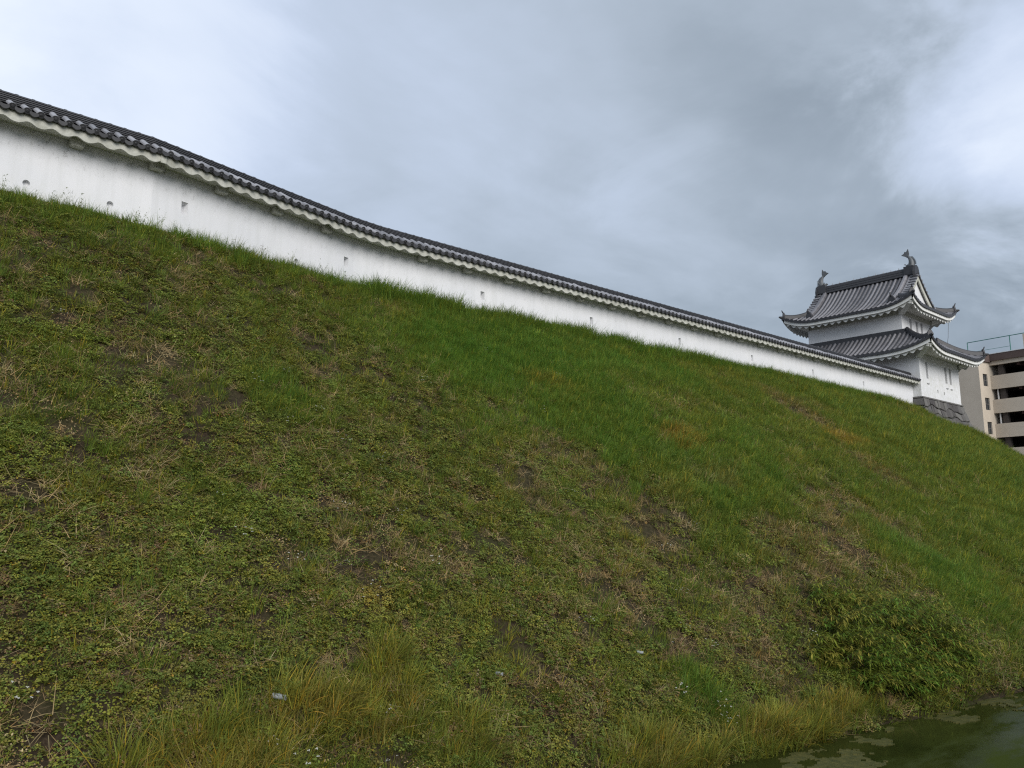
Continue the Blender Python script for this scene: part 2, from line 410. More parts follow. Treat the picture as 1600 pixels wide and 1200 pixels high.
def at_pixel(px, py):
    """where the sight line through a photograph pixel meets the wall face (used once to measure the loopholes)"""
    d = direction(px, py)
    for i in range(len(path) - 1):
        n = perp(seg_dir(i)); t = (path[i] - Vector((0, 0, 0))).dot(n) / Vector((d.x, d.y, 0)).dot(n)
        q = Vector((d.x, d.y, 0)) * t; s = (q - path[i]).dot(seg_dir(i))
        if 0 <= s <= (path[i + 1] - path[i]).length: return i, s, EYE + d.z * t
LOOPS = [((41, 286), 1), ((172, 319), 1), ((289, 318), 0), ((463, 408), 1), ((541, 403), 0), ((754, 457), 0), ((924, 495), 0), ((1062, 527), 0),
         ((1104, 558), 1), ((1175, 555), 0), ((1243, 588), 1), ((1270, 577), 0), ((1349, 594), 0), ((1397, 624), 1)]
byseg = {}
for (px, py), rd in LOOPS:
    r = at_pixel(px, py)
    if r: byseg.setdefault(r[0], []).append((r[1], 10.78 if not rd else min(r[2], 10.52), (.07 if rd else .085), .07 if rd else .15, rd))
body = MB()
for i in range(len(path) - 1):
    face_holes(body, path[i], seg_dir(i), (path[i + 1] - path[i]).length, ZB, ZT, byseg.get(i, []))
bk = offs(-.34)
for i in range(len(path) - 1):
    a, b, c, e = path[i], path[i + 1], bk[i + 1], bk[i]
    body.quad((c.x, c.y, ZB), (e.x, e.y, ZB), (e.x, e.y, ZT), (c.x, c.y, ZT)); body.quad((a.x, a.y, ZT), (b.x, b.y, ZT), (c.x, c.y, ZT), (e.x, e.y, ZT))
WP('plaster_body', body, MAT['plaster'])
EV = .47                                          # eave overhang
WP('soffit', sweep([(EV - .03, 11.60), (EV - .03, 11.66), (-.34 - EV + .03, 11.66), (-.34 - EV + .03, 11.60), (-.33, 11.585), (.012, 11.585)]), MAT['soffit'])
# scalloped eave board, stretch by stretch
fo = offs(EV)
for i in range(len(path) - 1):
    P, Q = fo[i], fo[i + 1]; d = (Q - P).normalized(); n = perp(d); L = (Q - P).length
    per = .455; N = max(6, int(L / per) * 12); mb = MB(); top, bot, topb, botb = [], [], [], []
    ring = []
    for k in range(N + 1):
        s = L * k / N; ph = s / (L / max(1, round(L / per)))
        zb = 11.45 + .075 * (.5 + .5 * math.cos(2 * math.pi * ph)) ** 1.4 + .004 * math.sin(s * 1.9)
        a = P + d * s; b = a - n * .05
        ring.append([(a.x, a.y, 11.665), (b.x, b.y, 11.665), (b.x, b.y, zb), (a.x, a.y, zb)])
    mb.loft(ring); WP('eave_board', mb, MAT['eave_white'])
# roof bed (pan tiles), ridge courses
WP('tile_bed', sweep([(EV + .05, 11.672), (EV + .05, 11.70), (-.10, 12.03), (-.24, 12.03), (-.34 - EV - .05, 11.70), (-.34 - EV - .05, 11.672)]), MAT['tile_bed'])
zc = 12.02
for k, (hw, hh) in enumerate([(.195, .05), (.186, .048), (.178, .046), (.170, .046), (.160, .044)]):
    c0 = -.17
    WP('ridge_course', sweep([(c0 + hw - .022, zc), (c0 + hw - .022, zc + hh * .45), (c0 + hw, zc + hh * .45), (c0 + hw - .008, zc + hh - .003), (c0 - hw, zc + hh - .003), (c0 - hw, zc)]), MAT['tile_mid'])
    zc += hh
# one round tile column + its end disc, one pan tile lip; copied along the eaves
def half_tube(L, r, n=8, r2=None):
    mb = MB(); rings = []
    for y in (0, L * .5, L * .5, L):
        rr = r
        rings.append([(math.cos(math.pi * k / n) * rr, y, math.sin(math.pi * k / n) * rr) for k in range(n + 1)])
    mb.loft(rings, closed=False); return mb
slope = math.atan2(.33, .57)
rt = half_tube(.50, .068)
cyl = [[(math.cos(2 * math.pi * k / 12) * .074, y, math.sin(2 * math.pi * k / 12) * .074 - .004) for k in range(12)] for y in (-.03, .03)]
rt.loft(cyl); ME_ROUND = rt.mesh('round_tile', MAT['tile'], True)
dk = MB().loft([[(math.cos(2 * math.pi * k / 12) * .070, y, math.sin(2 * math.pi * k / 12) * .070 - .004) for k in range(12)] for y in (-.042, -.0305)])
dk.tube([(0, -.042, -.004), (0, -.05, -.004)], [.03, .022], 8); ME_DISC = dk.mesh('end_disc', MAT['tile_dark'], True)
lip = MB()
ring = []
for y in (-.04, .03):
    top = [(x, y, -.012 - .028 * math.cos(math.pi * x / .15)) for x in np.linspace(-.085, .085, 7)]
    botm = [(x, y, -.085 - .045 * math.cos(math.pi * x / .17)) for x in np.linspace(.085, -.085, 7)]
    ring.append(top + botm)
lip.loft(ring); ME_LIP = lip.mesh('pan_tile', MAT['tile_lip'], True)
eo = offs(EV + .06); rnd = random.Random(4)
SP = .262
def loc_of(p): return (p.x - 11.5, p.y - 19.82, p.z - 9.9)
for i in range(len(path) - 1):
    P, Q = eo[i], eo[i + 1]; d = (Q - P).normalized(); L = (Q - P).length; nn = max(1, round(L / SP)); ang = math.atan2(d.y, d.x)
    for k in range(nn):
        p = P + d * (L * (k + .5) / nn + rnd.uniform(-.012, .012)); p.z = 11.735 + rnd.uniform(-.008, .008)
        o = link('round_tile', ME_ROUND, Wl, loc_of(p), (slope + rnd.uniform(-.03, .03), 0, ang + rnd.uniform(-.035, .035)))
        link('end_disc', ME_DISC, o)
        q = P + d * (L * k / nn); q.z = 11.75
        link('pan_tile', ME_LIP, Wl, loc_of(q), (rnd.uniform(-.03, .03), 0, ang))
# ridge cap tiles
cap = MB(); cap.loft([[(x, math.cos(math.pi * k / 8) * r, math.sin(math.pi * k / 8) * r) for k in range(9)] for x, r in ((-.155, .085), (.10, .085), (.10, .094), (.155, .094))], closed=False)
ME_CAP = cap.mesh('ridge_cap_tile', MAT['tile_dark'], True)
co = offs(-.17)
for i in range(len(path) - 1):
    P, Q = co[i], co[i + 1]; d = (Q - P).normalized(); L = (Q - P).length; nn = max(1, round(L / .31)); ang = math.atan2(d.y, d.x)
    for k in range(nn):
        p = P + d * (L * (k + .5) / nn); p.z = zc - .01
        link('ridge_cap_tile', ME_CAP, Wl, loc_of(p), (0, rnd.uniform(-.01, .01), ang), (L / nn / .31 * 1.0, 1, 1))
# brackets under the eaves
bm_ = MB(); bm_.loft([[(x, y0, z) for x, z in ((-.12, -.17), (.12, -.17), (.14, -.12), (.14, .01), (-.14, .01), (-.14, -.12))] for y0 in (.02, -.22)])
ME_BR = bm_.mesh('bracket', MAT['eave_white'])
BR = [(0, pts[1] - seg_dir(0) * (1.66 * k)) for k in range(1, 8)] + [(1, pts[1])] + [(1, pts[1] + d12 * (1.69 * k)) for k in range(1, 4)]
BR += [(3, Vector((11.62 + 1.82 * k, 19.82, 0))) for k in range(1, 22)]
for i, p in BR:
    ang = math.atan2(seg_dir(i).y, seg_dir(i).x); p = p.copy(); p.z = 11.585
    link('bracket', ME_BR, Wl, loc_of(p), (0, 0, ang))
ME_HOLD = MB().box(-.06, .06, -.015, .015, -.19, .0).mesh('board_joint', MAT['eave_white'])
for i, p in ((0, fo[1]), (3, fo[3] + Vector((16.4, 0, 0)))):
    p = p - perp(seg_dir(i)) * -.018; p.z = 11.66
    link('board_joint', ME_HOLD, Wl, loc_of(p), (0, 0, math.atan2(seg_dir(i).y, seg_dir(i).x)))
# roof end beside the turret
ends = MB(); ends.box(51.3, 51.72, 19.33, 20.5, 11.70, 11.78)
WP('roof_end_tile', ends, MAT['tile_dark'])

# ------------------------------------------------------------------ corner turret
CX, CY = 55.12, 23.8
T = empty('corner_turret', (CX, CY, 9.0))
tag(T, 'white two-storey castle turret with curved grey tiled roofs and fish finials', 'turret')
def TP(name, mb, mat, parent=None, smooth=False):
    """part in turret coordinates (plan measured from the turret centre, z above water)"""
    me = mb.mesh(name, mat, smooth)
    me.transform(Matrix.Translation((0, 0, -9.0))); return link(name, me, parent or T)
LHX, LHY, UHX, UHY = 3.40, 4.5, 2.5, 3.3         # half sizes of the two storeys
def storey(name, hx, hy, z0, z1, front, back=()):
    mb = MB()
    for (P, d, L, hl) in ((Vector((-hx, -hy, 0)), Vector((1, 0, 0)), 2 * hx, front), (Vector((hx, -hy, 0)), Vector((0, 1, 0)), 2 * hy, ()),
                          (Vector((hx, hy, 0)), Vector((-1, 0, 0)), 2 * hx, ()), (Vector((-hx, hy, 0)), Vector((0, -1, 0)), 2 * hy, ())):
        n = perp(d); pt = lambda s, z, o=0.: tuple((P + d * s + n * o)[:2]) + (z,)
        cuts = [0.]
        for s, c, e, hw, dp in sorted(hl): cuts += [s - hw, s + hw]
        cuts.append(L)
        for i in range(0, len(cuts), 2): mb.quad(pt(cuts[i], z0), pt(cuts[i + 1], z0), pt(cuts[i + 1], z1), pt(cuts[i], z1))
        for s, c, e, hw, dp in hl:
            a, b = s - hw, s + hw
            mb.quad(pt(a, z0), pt(b, z0), pt(b, c), pt(a, c)); mb.quad(pt(a, e), pt(b, e), pt(b, z1), pt(a, z1))
            for q in (((a, c), (b, c)), ((b, c), (b, e)), ((b, e), (a, e)), ((a, e), (a, c))):
                mb.quad(pt(*q[0]), pt(*q[1]), pt(*q[1], -dp), pt(*q[0], -dp))
    return TP(name, mb, MAT['plaster_t'])
WIN_L = [(1.18, 11.95, 13.05, .17, .14), (4.40, 11.95, 13.05, .20, .14), (5.18, 11.95, 13.05, .20, .14)]
lower = storey('lower_wall', LHX, LHY, 10.66, 13.72, [*WIN_L, (2.75, 11.16, 11.36, .07, .12), (3.85, 11.13, 11.33, .07, .12)])
WIN_U = [(1.45, 15.2, 16.35, .19, .14), (2.5, 15.2, 16.35, .19, .14), (3.3, 15.2, 16.35, .19, .14)]
upper = storey('upper_wall', UHX, UHY, 15.0, 16.95, WIN_U)
for par, hx, hy, wins in ((lower, LHX, LHY, WIN_L), (upper, UHX, UHY, WIN_U)):
    for s, c, e, hw, dp in wins:
        wdw = TP('window', MB().box(-hx + s - hw + .003, -hx + s + hw - .003, -hy + dp - .03, -hy + dp + .02, c + .003, e - .003), MAT['shutter'], par)
        TP('slat', MB().box(-hx + s - .035, -hx + s + .035, -hy + dp - .07, -hy + dp - .032, c + .004, e - .004), MAT['plaster_t'], par)
for s in (1.2, 4.45, 5.2):
    TP('drain_spout', MB().box(-LHX + s - .16, -LHX + s + .16, -LHY - .05, -LHY - .002, 11.60, 11.65), MAT['shutter'], lower)
for s in (2.75, 3.85):
    TP('loophole_back', MB().box(-LHX + s - .068, -LHX + s + .068, -LHY + .11, -LHY + .15, 11.0, 11.4), MAT['frame'], lower)
# frieze line under the upper eaves
fr = MB()
for (x0, x1, y0, y1) in ((-UHX - .05, UHX + .05, -UHY - .05, -UHY - .003), (-UHX - .05, -UHX - .003, -UHY - .003, UHY + .05), (UHX + .003, UHX + .05, -UHY - .003, UHY + .05)):
    fr.box(x0, x1, y0, y1, 16.46, 16.93)
TP('frieze', fr, MAT['eave_white'])
# stone plinth: battered, with separate stones
PL0, PL1 = 8.2, 10.68
def plinth_pt(u, z, side, o=0.):
    """u 0..1 along a side, batter grows downwards"""
    k = (PL1 - z); fl = .10 + .10 * k + .095 * k * k + o
    hx, hy = LHX + fl, LHY + fl
    if side == 0: return (-hx + 2 * hx * u, -hy, z)
    if side == 1: return (hx, -hy + 2 * hy * u, z)
    if side == 2: return (hx - 2 * hx * u, hy, z)
    return (-hx, hy - 2 * hy * u, z)
core = MB(); core.loft([[plinth_pt(u, z, sd, -.07) for sd in range(4) for u in (0, .5)] for z in np.linspace(PL0, PL1, 7)])
plinth = TP('stone_plinth', core, MAT['joint'])
TP('plinth_slab', MB().box(-LHX - .11, LHX + .11, -LHY - .11, LHY + .11, PL1 - .09, PL1 - .002), MAT['stone'], plinth)
rs = random.Random(11)
def wob(z, u, side):
    k = max(0., min(1., (z - PL0) / .2)) * max(0., min(1., (PL1 - .095 - z) / .2))
    return z + k * (.10 * math.sin(u * 15 + z * 13 + side) + .07 * math.sin(u * 31 + z * 29 + side * 2))
for side in (0, 1, 3):
    ln = 2 * (LHX if side in (0, 2) else LHY)
    z = PL0
    while z < PL1 - .12:
        h = min(rs.uniform(.36, .58), PL1 - .095 - z)
        if PL1 - .095 - (z + h) < .2: h = PL1 - .095 - z
        s = 0.
        while s < ln:
            wd = rs.uniform(.34, .62)
            if ln - s - wd < .35: wd = ln - s
            g = .012; j = lambda: rs.uniform(-.075, .075)
            first, last = s == 0, s + wd >= ln - 1e-6
            a, b = s / ln, (s + wd) / ln; ga = g / ln
            c4 = [(a + (0 if first else ga + j() / ln), z + g + (0 if z == PL0 else abs(j()) * .6)), (b - (0 if last else ga + j() / ln), z + g + abs(j()) * .6),
                  (b - (0 if last else ga + j() / ln), z + h - g - abs(j()) * .6), (a + (0 if first else ga + j() / ln), z + h - g - abs(j()) * .6)]
            c4 = [(q[0], wob(z if i_ < 2 else z + h, q[0], side) + q[1] - (z if i_ < 2 else z + h)) for i_, q in enumerate(c4)]
            um, zm = sum(p[0] for p in c4) / 4, sum(p[1] for p in c4) / 4; pr = rs.uniform(-.012, .03)
            sh = lambda p, f: (p[0] + (um - p[0]) * f, p[1] + (zm - p[1]) * f)
            mb = MB(); mb.loft([[plinth_pt(*c, side, -.10) for c in c4], [plinth_pt(*c, side, pr - .012) for c in c4], [plinth_pt(*sh(c, .14), side, pr + .018) for c in c4]])
            TP('stone', mb, MAT['stone'], plinth)
            s += wd
        z += h

def make_roof(name, EX, EY, z0, a, b, lift, inner, gable=None):
    """EX, EY: half eaves; profile z0 + a d + b d^2 over distance d from the eave; corners lifted;
       inner: (hx, hy) of the storey the skirt dies into, or None; gable: |y| of the gable plane"""
    root = None
    def rise(d): return a * d + b * d * d
    def lf(t, half, d): return lift * max(0., (abs(t) / half - .42) / .58) ** 2.4 * max(0., 1 - d / 2.6) ** 1.5
    def zx(x, y): d = EX - abs(x); return z0 + rise(d) + lf(y, EY, d)
    def zy(x, y): d = EY - abs(y); return z0 + rise(d) + lf(x, EX, d)
    def rows(side):
        """yields (t along eave, dmax)"""
        half = EY if side in 'lr' else EX; n = round(2 * half / .315); out = []
        for k in range(n):
            t = -half + 2 * half * (k + .5) / n
            if side in 'lr':
                if gable is not None: dm = EX if abs(t) < gable else min(EX, EY - abs(t))
                else: dm = min(EX - inner[0], EY - abs(t))
            else:
                if gable is not None: dm = min(EY - gable + .15, EX - abs(t))
                else: dm = min(EY - inner[1], EX - abs(t))
            if dm > .12: out.append((t, dm))
        return out
    def P(side, t, d, dz=0.):
        if side == 'l': return Vector((-EX + d, t, zx(EX - d, t) + dz))
        if side == 'r': return Vector((EX - d, t, zx(EX - d, t) + dz))
        if side == 'f': return Vector((t, -EY + d, zy(t, EY - d) + dz))
        return Vector((t, EY - d, zy(t, EY - d) + dz))
    # bed surface with thickness
    bed = MB()
    for side in 'lrfb':
        half = EY if side in 'lr' else EX
        other = EX if side in 'lr' else EY
        ts = np.linspace(-half, half, 61)
        for i in range(60):
            t0, t1 = ts[i], ts[i + 1]
            def dmx(t):
                lim = half - abs(t)
                if gable is not None: return (EX if abs(t) <= gable + .32 else min(EX, lim)) if side in 'lr' else min(EY - gable, lim)
                return min(other - (inner[0] if side in 'lr' else inner[1]), lim)
            tm = (t0 + t1) / 2
            m0, m1 = (dmx(t0), dmx(t1))
            if gable is not None and side in 'lr' and (abs(t0) <= gable + .32) != (abs(t1) <= gable + .32):
                m0 = m1 = min(m0, m1)
            K = 8
            for k in range(K):
                A, B = P(side, t0, m0 * k / K), P(side, t1, m1 * k / K); C, D = P(side, t1, m1 * (k + 1) / K), P(side, t0, m0 * (k + 1) / K)
                bed.quad(A, B, C, D)
    root = TP(name, bed, MAT['tile_bed'])
    # tile rows, each with its eave disc and the pan lip between
    for side in 'lrfb':
        out = {'l': Vector((-1, 0, 0)), 'r': Vector((1, 0, 0)), 'f': Vector((0, -1, 0)), 'b': Vector((0, 1, 0))}[side]
        al = Vector((0, 1, 0)) if side in 'lr' else Vector((1, 0, 0))
        for t, dm in rows(side):
            K = max(3, int(dm / .28)); rings = []
            for k in range(K + 1):
                d = dm * k / K; c = P(side, t, d)
                r = .080
                for rr in ((r, r + .006) if 0 < k < K else (r + .004,)):
                    rings.append([c + al * math.cos(math.pi * q / 6) * rr + Vector((0, 0, .012 + math.sin(math.pi * q / 6) * rr * 1.05)) for q in range(7)])
            mb = MB().loft(rings, closed=False); TP('tile_row', mb, MAT['tile_t'], root, True)
        # eave edge: dark tile lip following the row of discs
        half = EY if side in 'lr' else EX; n = 8 * round(2 * half / .315); ring = []
        for k in range(n + 1):
            t = -half + 2 * half * k / n; c = P(side, t, 0.)
            w_ = .5 + .5 * math.cos(2 * math.pi * (k / 8 - .5))
            ring.append([c + out * .05 + Vector((0, 0, .02 + .07 * w_)), c + out * .05 + Vector((0, 0, -.11 - .03 * (1 - w_))), c - out * .06 + Vector((0, 0, -.11)), c - out * .06 + Vector((0, 0, .03))])
        mb = MB().loft(ring); TP('eave_tile_edge', mb, MAT['tile_dark'], root)
        # white eave board and scalloped lower board
        ring = []; ring2 = []; N = 12 * round(2 * half / .5)
        for k in range(N + 1):
            t = -half + 2 * half * k / N; tt = t * (half - .05) / half; c = P(side, tt, 0.) - out * .05
            ring.append([c + Vector((0, 0, -.115)), c + Vector((0, 0, -.33)), c - out * .07 + Vector((0, 0, -.33)), c - out * .07 + Vector((0, 0, -.115))])
            t3 = t * (half - .28) / half; c = P(side, t3, 0.) - out * .20; c.z = P(side, t3, 0.).z
            sc = .5 + .5 * math.cos(2 * math.pi * k / 12)
            ring2.append([c + Vector((0, 0, -.20)), c + Vector((0, 0, -.36 - .15 * sc)), c - out * .05 + Vector((0, 0, -.36 - .15 * sc)), c - out * .05 + Vector((0, 0, -.20))])
        TP('eave_board', MB().loft(ring), MAT['board_white'], root); TP('scalloped_board', MB().loft(ring2), MAT['board_white'], root)
        # soffit up to the wall
        ih = (LHX, LHY) if name == 'lower_roof' else (UHX, UHY)
        sof = MB(); ts = np.linspace(-1, 1, 41)
        for i in range(40):
            q = []
            for u in (ts[i], ts[i + 1]):
                o_ = P(side, u * (half - .1), 0.) - out * .1 + Vector((0, 0, -.22))
                hw = (ih[1] if side in 'lr' else ih[0]); ot = ih[0] if side in 'lr' else ih[1]
                i_ = al * (u * hw) + out * ot; i_.z = z0 - .10
                q.append((o_, i_))
            sof.quad(q[0][0], q[1][0], q[1][1], q[0][1])
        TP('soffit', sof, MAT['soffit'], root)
    # corner beams and hip ridges
    for sx in (-1, 1):
        for sy in (-1, 1):
            cz = P('l' if sx < 0 else 'r', sy * EY, 0.).z
            e0 = Vector((sx * (EX - .22), sy * (EY - .22), cz - .36)); ih = (LHX, LHY) if name == 'lower_roof' else (UHX, UHY)
            e1 = Vector((sx * ih[0], sy * ih[1], z0 - .28)); dv = (e0 - e1).normalized(); sd = Vector((-dv.y, dv.x, 0)).normalized() * .19
            up_ = Vector((0, 0, .15))
            TP('corner_beam', MB().loft([[e - sd - up_, e + sd - up_, e + sd + up_, e - sd + up_] for e in (e1, e0)]), MAT['board_white'], root)
            dend = (EX - inner[0]) if gable is None else (EY - gable + .1)
            path_ = []
            for k in range(13):
                d = .12 + (dend - .12) * k / 12; z = zx(EX - d, EY - d)
                path_.append(Vector((sx * (EX - d), sy * (EY - d), z + .06)))
            dd = Vector((sx, -sy, 0)).normalized()
            ring = [[p - dd * .13 - Vector((0, 0, .05)), p - dd * .12 + Vector((0, 0, .17)), p - dd * .06 + Vector((0, 0, .25)), p + dd * .06 + Vector((0, 0, .25)), p + dd * .12 + Vector((0, 0, .17)), p + dd * .13 - Vector((0, 0, .05))] for p in path_]
            TP('hip_ridge', MB().loft(ring), MAT['tile_dark'], root)
            ov = Vector((sx, sy, 0)).normalized(); p = path_[0]
            orn = MB(); orn.loft([[p + ov * o_ + dd * (x * w_) + Vector((0, 0, z_)) for x, z_ in ((-.17, -.06), (.17, -.06), (.19, .12), (.10, .30), (0, .40), (-.10, .30), (-.19, .12))] for o_, w_ in ((-.02, 1), (.09, .9))])
            orn.tube([p + ov * -.02 + Vector((0, 0, .24)), p + ov * .10 + Vector((0, 0, .42)), p + ov * .16 + Vector((0, 0, .56))], [.06, .045, .03], 6)
            TP('ridge_end_tile', orn, MAT['tile_dark'], root)
            tip = P('l' if sx < 0 else 'r', sy * EY, 0.)
            TP('corner_tile', MB().tube([tip - ov * .35 + Vector((0, 0, .03)), tip + ov * .10 + Vector((0, 0, .03)), tip + ov * .22 + Vector((0, 0, .07))], [.10, .10, .05], 8), MAT['tile_dark'], root)
    return root, P, zx
lroof, LPf, lzx = make_roof('lower_roof', 4.77, 5.87, 13.62, .50, .09, .62, (UHX, UHY))
# flashing ridge where the lower roof meets the upper wall
fl = MB()
zt_ = 13.62 + .50 * 2.27 + .09 * 2.27 ** 2
for x0, x1, y0, y1 in ((-UHX - .16, UHX + .16, -UHY - .16, -UHY - .003), (-UHX - .16, -UHX - .003, -UHY - .003, UHY + .16), (UHX + .003, UHX + .16, -UHY - .003, UHY + .16)):
    fl.box(x0, x1, y0, y1, zt_ - .15, zt_ + .2)
TP('wall_flashing_ridge', fl, MAT['tile_dark'], lroof)
GP = 3.35
uroof, UPf, uzx = make_roof('upper_roof', 3.74, 4.62, 16.86, .42, .095, .62, None, GP)
ZR = 16.86 + .42 * 3.74 + .095 * 3.74 ** 2       # height of the roof at the ridge line
# gable faces, barge boards, verge tiles
for sy in (-1, 1):
    y = sy * (GP + .10); g = MB(); prof = []
    for k in range(21):
        x = -2.75 + 5.5 * k / 20; prof.append((x, uzx(x, 0) - .08))
    zb_ = 16.86 + .42 * 1.1
    g.add([(x, y, z) for x, z in prof] + [(prof[-1][0], y, zb_ - .3), (prof[0][0], y, zb_ - .3)], [tuple(range(23))])
    TP('gable_wall', g, MAT['plaster_t'])
    for sx in (-1, 1):
        ring = []; vring = []
        for k in range(15):
            x = sx * 2.9 * k / 14; z = uzx(x, 0) ; y0, y1 = sy * (GP + .20), sy * (GP + .28)
            ring.append([(x, y0, z - .10), (x, y1, z - .10), (x, y1, z - .50), (x, y0, z - .50)])
        TP('barge_board', MB().loft(ring), MAT['eave_white'], uroof)
        for k in range(12):
            x = sx * (.22 + 2.65 * k / 11); z = uzx(x, 0)
            mb = MB().tube([(x, sy * (GP - .12), z + .04), (x, sy * (GP + .40), z + .03)], .078, 8); TP('verge_tile', mb, MAT['tile'], uroof, True)
        ring = [];
        for k in range(15):
            x = sx * (.05 + 2.95 * k / 14); z = uzx(x, 0)
            ring.append([(x, sy * (GP + .36), z + .05), (x, sy * (GP + .36), z - .09), (x, sy * (GP + .05), z - .09), (x, sy * (GP + .05), z + .05)])
        TP('verge_edge', MB().loft(ring), MAT['tile_dark'], uroof)
        # descending ridge on the slope beside the gable
        ring = []
        yk = sy * (GP - .42)
        for k in range(13):
            x = sx * (.1 + 2.75 * k / 12); z = uzx(x, 0)
            ring.append([(x, yk - .15, z), (x, yk - .14, z + .2), (x, yk - .07, z + .29), (x, yk + .07, z + .29), (x, yk + .14, z + .2), (x, yk + .15, z)])
        TP('descending_ridge', MB().loft(ring), MAT['tile_t'], uroof)
        x = sx * 2.92; z = uzx(x, 0)
        orn = MB(); orn.loft([[(x + sx * o_, yk + q * w_, z + h) for q, h in ((-.24, -.05), (.24, -.05), (.26, .18), (.12, .42), (0, .50), (-.12, .42), (-.26, .18))] for o_, w_ in ((-.08, 1), (.10, .85))])
        orn.tube([(x, yk, z + .3), (x + sx * .14, yk, z + .52), (x + sx * .16, yk, z + .68)], [.07, .06, .04], 6)
        TP('ridge_end_tile', orn, MAT['tile_dark'], uroof)
# main ridge
zr = ZR - .12; RY = GP + .05
rid = MB()
for hw, hh in ((.30, .10), (.26, .08), (.28, .08), (.24, .08), (.26, .08), (.22, .08)):
    rid.box(-hw, hw, -RY, RY, zr, zr + hh - .008); zr += hh
mridge = TP('main_ridge', rid, MAT['tile_dark'], uroof)
nt = 22
capm = MB().loft([[(math.cos(math.pi * q / 8) * r_, y, math.sin(math.pi * q / 8) * r_) for q in range(9)] for y, r_ in ((-.16, .13), (.10, .13), (.10, .142), (.16, .142))], closed=False).mesh('ridge_cap_tile', MAT['tile_dark'], True)
for k in range(nt):
    y = -RY + 2 * RY * (k + .5) / nt
    link('ridge_cap_tile', capm, uroof, (0, y, zr - .01 - 9.0), (0, 0, 0), (1, 2 * RY / nt / .32, 1))
stud = MB().tube([(0, 0, 0), (0, 0, .13)], [.022, .016], 6).mesh('ridge_stud', MAT['shutter'])
for k in range(12):
    link('ridge_stud', stud, uroof, (0, -RY + .45 + (2 * RY - .9) * k / 11, zr + .115 - 9.0))
def fish(sy):
    y0 = sy * (RY - .22); base = MB()
    base.box(-.34, .34, min(y0 - .32, y0 + .32), max(y0 - .32, y0 + .32), zr - .45, zr + .16)
    base.loft([[(x * k, y0 + sy * o_, zr + z) for x, z in ((-.42, -.75), (.42, -.75), (.46, -.3), (.30, .10), (0, .22), (-.30, .10), (-.46, -.3))] for o_, k in ((.30, 1), (.44, .9))])
    b = TP('finial_base', base, MAT['tile_dark'], uroof)
    f = MB(); pp = []; rr = []
    for k in range(12):
        u = k / 11; yy = y0 + sy * (.06 + .10 * math.sin(u * 3.) - .16 * u * u); pp.append((0, yy, zr + .12 + .86 * u)); rr.append(.20 * (1 - u) ** .8 + .06)
    rr[0] = .20
    f.tube(pp, rr, 10, up=(1, 0, 0), flat=1.0)
    # tail fan
    tx, ty, tz = pp[-1]
    fan = [(ty + sy * .05, tz - .12), (ty + sy * .10, tz + .16), (ty + sy * .05, tz + .50), (ty - sy * .08, tz + .30), (ty - sy * .18, tz + .34), (ty - sy * .24, tz + .22), (ty - sy * .42, tz + .12), (ty - sy * .20, tz + .0), (ty - sy * .05, tz - .12)]
    f.loft([[(xx, p[0], p[1]) for p in fan] for xx in (-.045, .045)])
    # dorsal fins and side fins
    for k in range(2, 10):
        x_, y_, z_ = pp[k]; r_ = rr[k]
        f.loft([[(xx, y_ + sy * r_ * .7, z_ - .05), (xx, y_ + sy * (r_ + .13), z_ + .05), (xx, y_ + sy * r_ * .7, z_ + .08)] for xx in (-.02, .02)])
    for sx in (-1, 1):
        x_, y_, z_ = pp[3]; f.loft([[(sx * (.2 + o_), y_ - .02, z_ - .1), (sx * (.42 + o_), y_ + sy * .12, z_ + .18), (sx * (.2 + o_), y_ + .1, z_ + .2)] for o_ in (0, .03)])
        f.loft([[(sx * (.16 + o_), pp[0][1] - sy * .16, zr + .22), (sx * (.28 + o_), pp[0][1] - sy * .34, zr + .30), (sx * (.14 + o_), pp[0][1] - sy * .30, zr + .40)] for o_ in (0, .04)])
    x_, y_, z_ = pp[0]; f.tube([(0, y_, z_ + .10), (0, y_ - sy * .20, z_ + .13), (0, y_ - sy * .30, z_ + .10)], [.17, .14, .08], 8)
    TP('fish_finial', f, MAT['copper'], uroof, True)
fish(-1); fish(1)
cb = MB().tube([(3.3, -4.2, 16.7), (3.28, -4.1, 15.6), (3.35, -3.9, 14.7)], .014, 5); TP('lightning_cable', cb, MAT['cable'])

# ------------------------------------------------------------------ parking building behind
PB = empty('parking_building', (103.3, 31.8, 2.0))
PB.rotation_euler = (0, 0, R(80.4 - 90))
tag(PB, 'beige multi-storey parking building with open decks and brown roof band', 'building')
# local axes: +y runs away to the left, +x runs away to the right; z from the ground
def BP(name, mb, mat, parent=None): return mb.build(name, mat, parent or PB)
BW = 2.55                                         # deck front stands this far behind the stair tower's corner
GZ = -2.0
tower = MB()
ztop = 19.35
WINS = [(1.35, zc_, .52, .75) for zc_ in (17.1, 14.15, 11.2, 8.25, 5.3)]
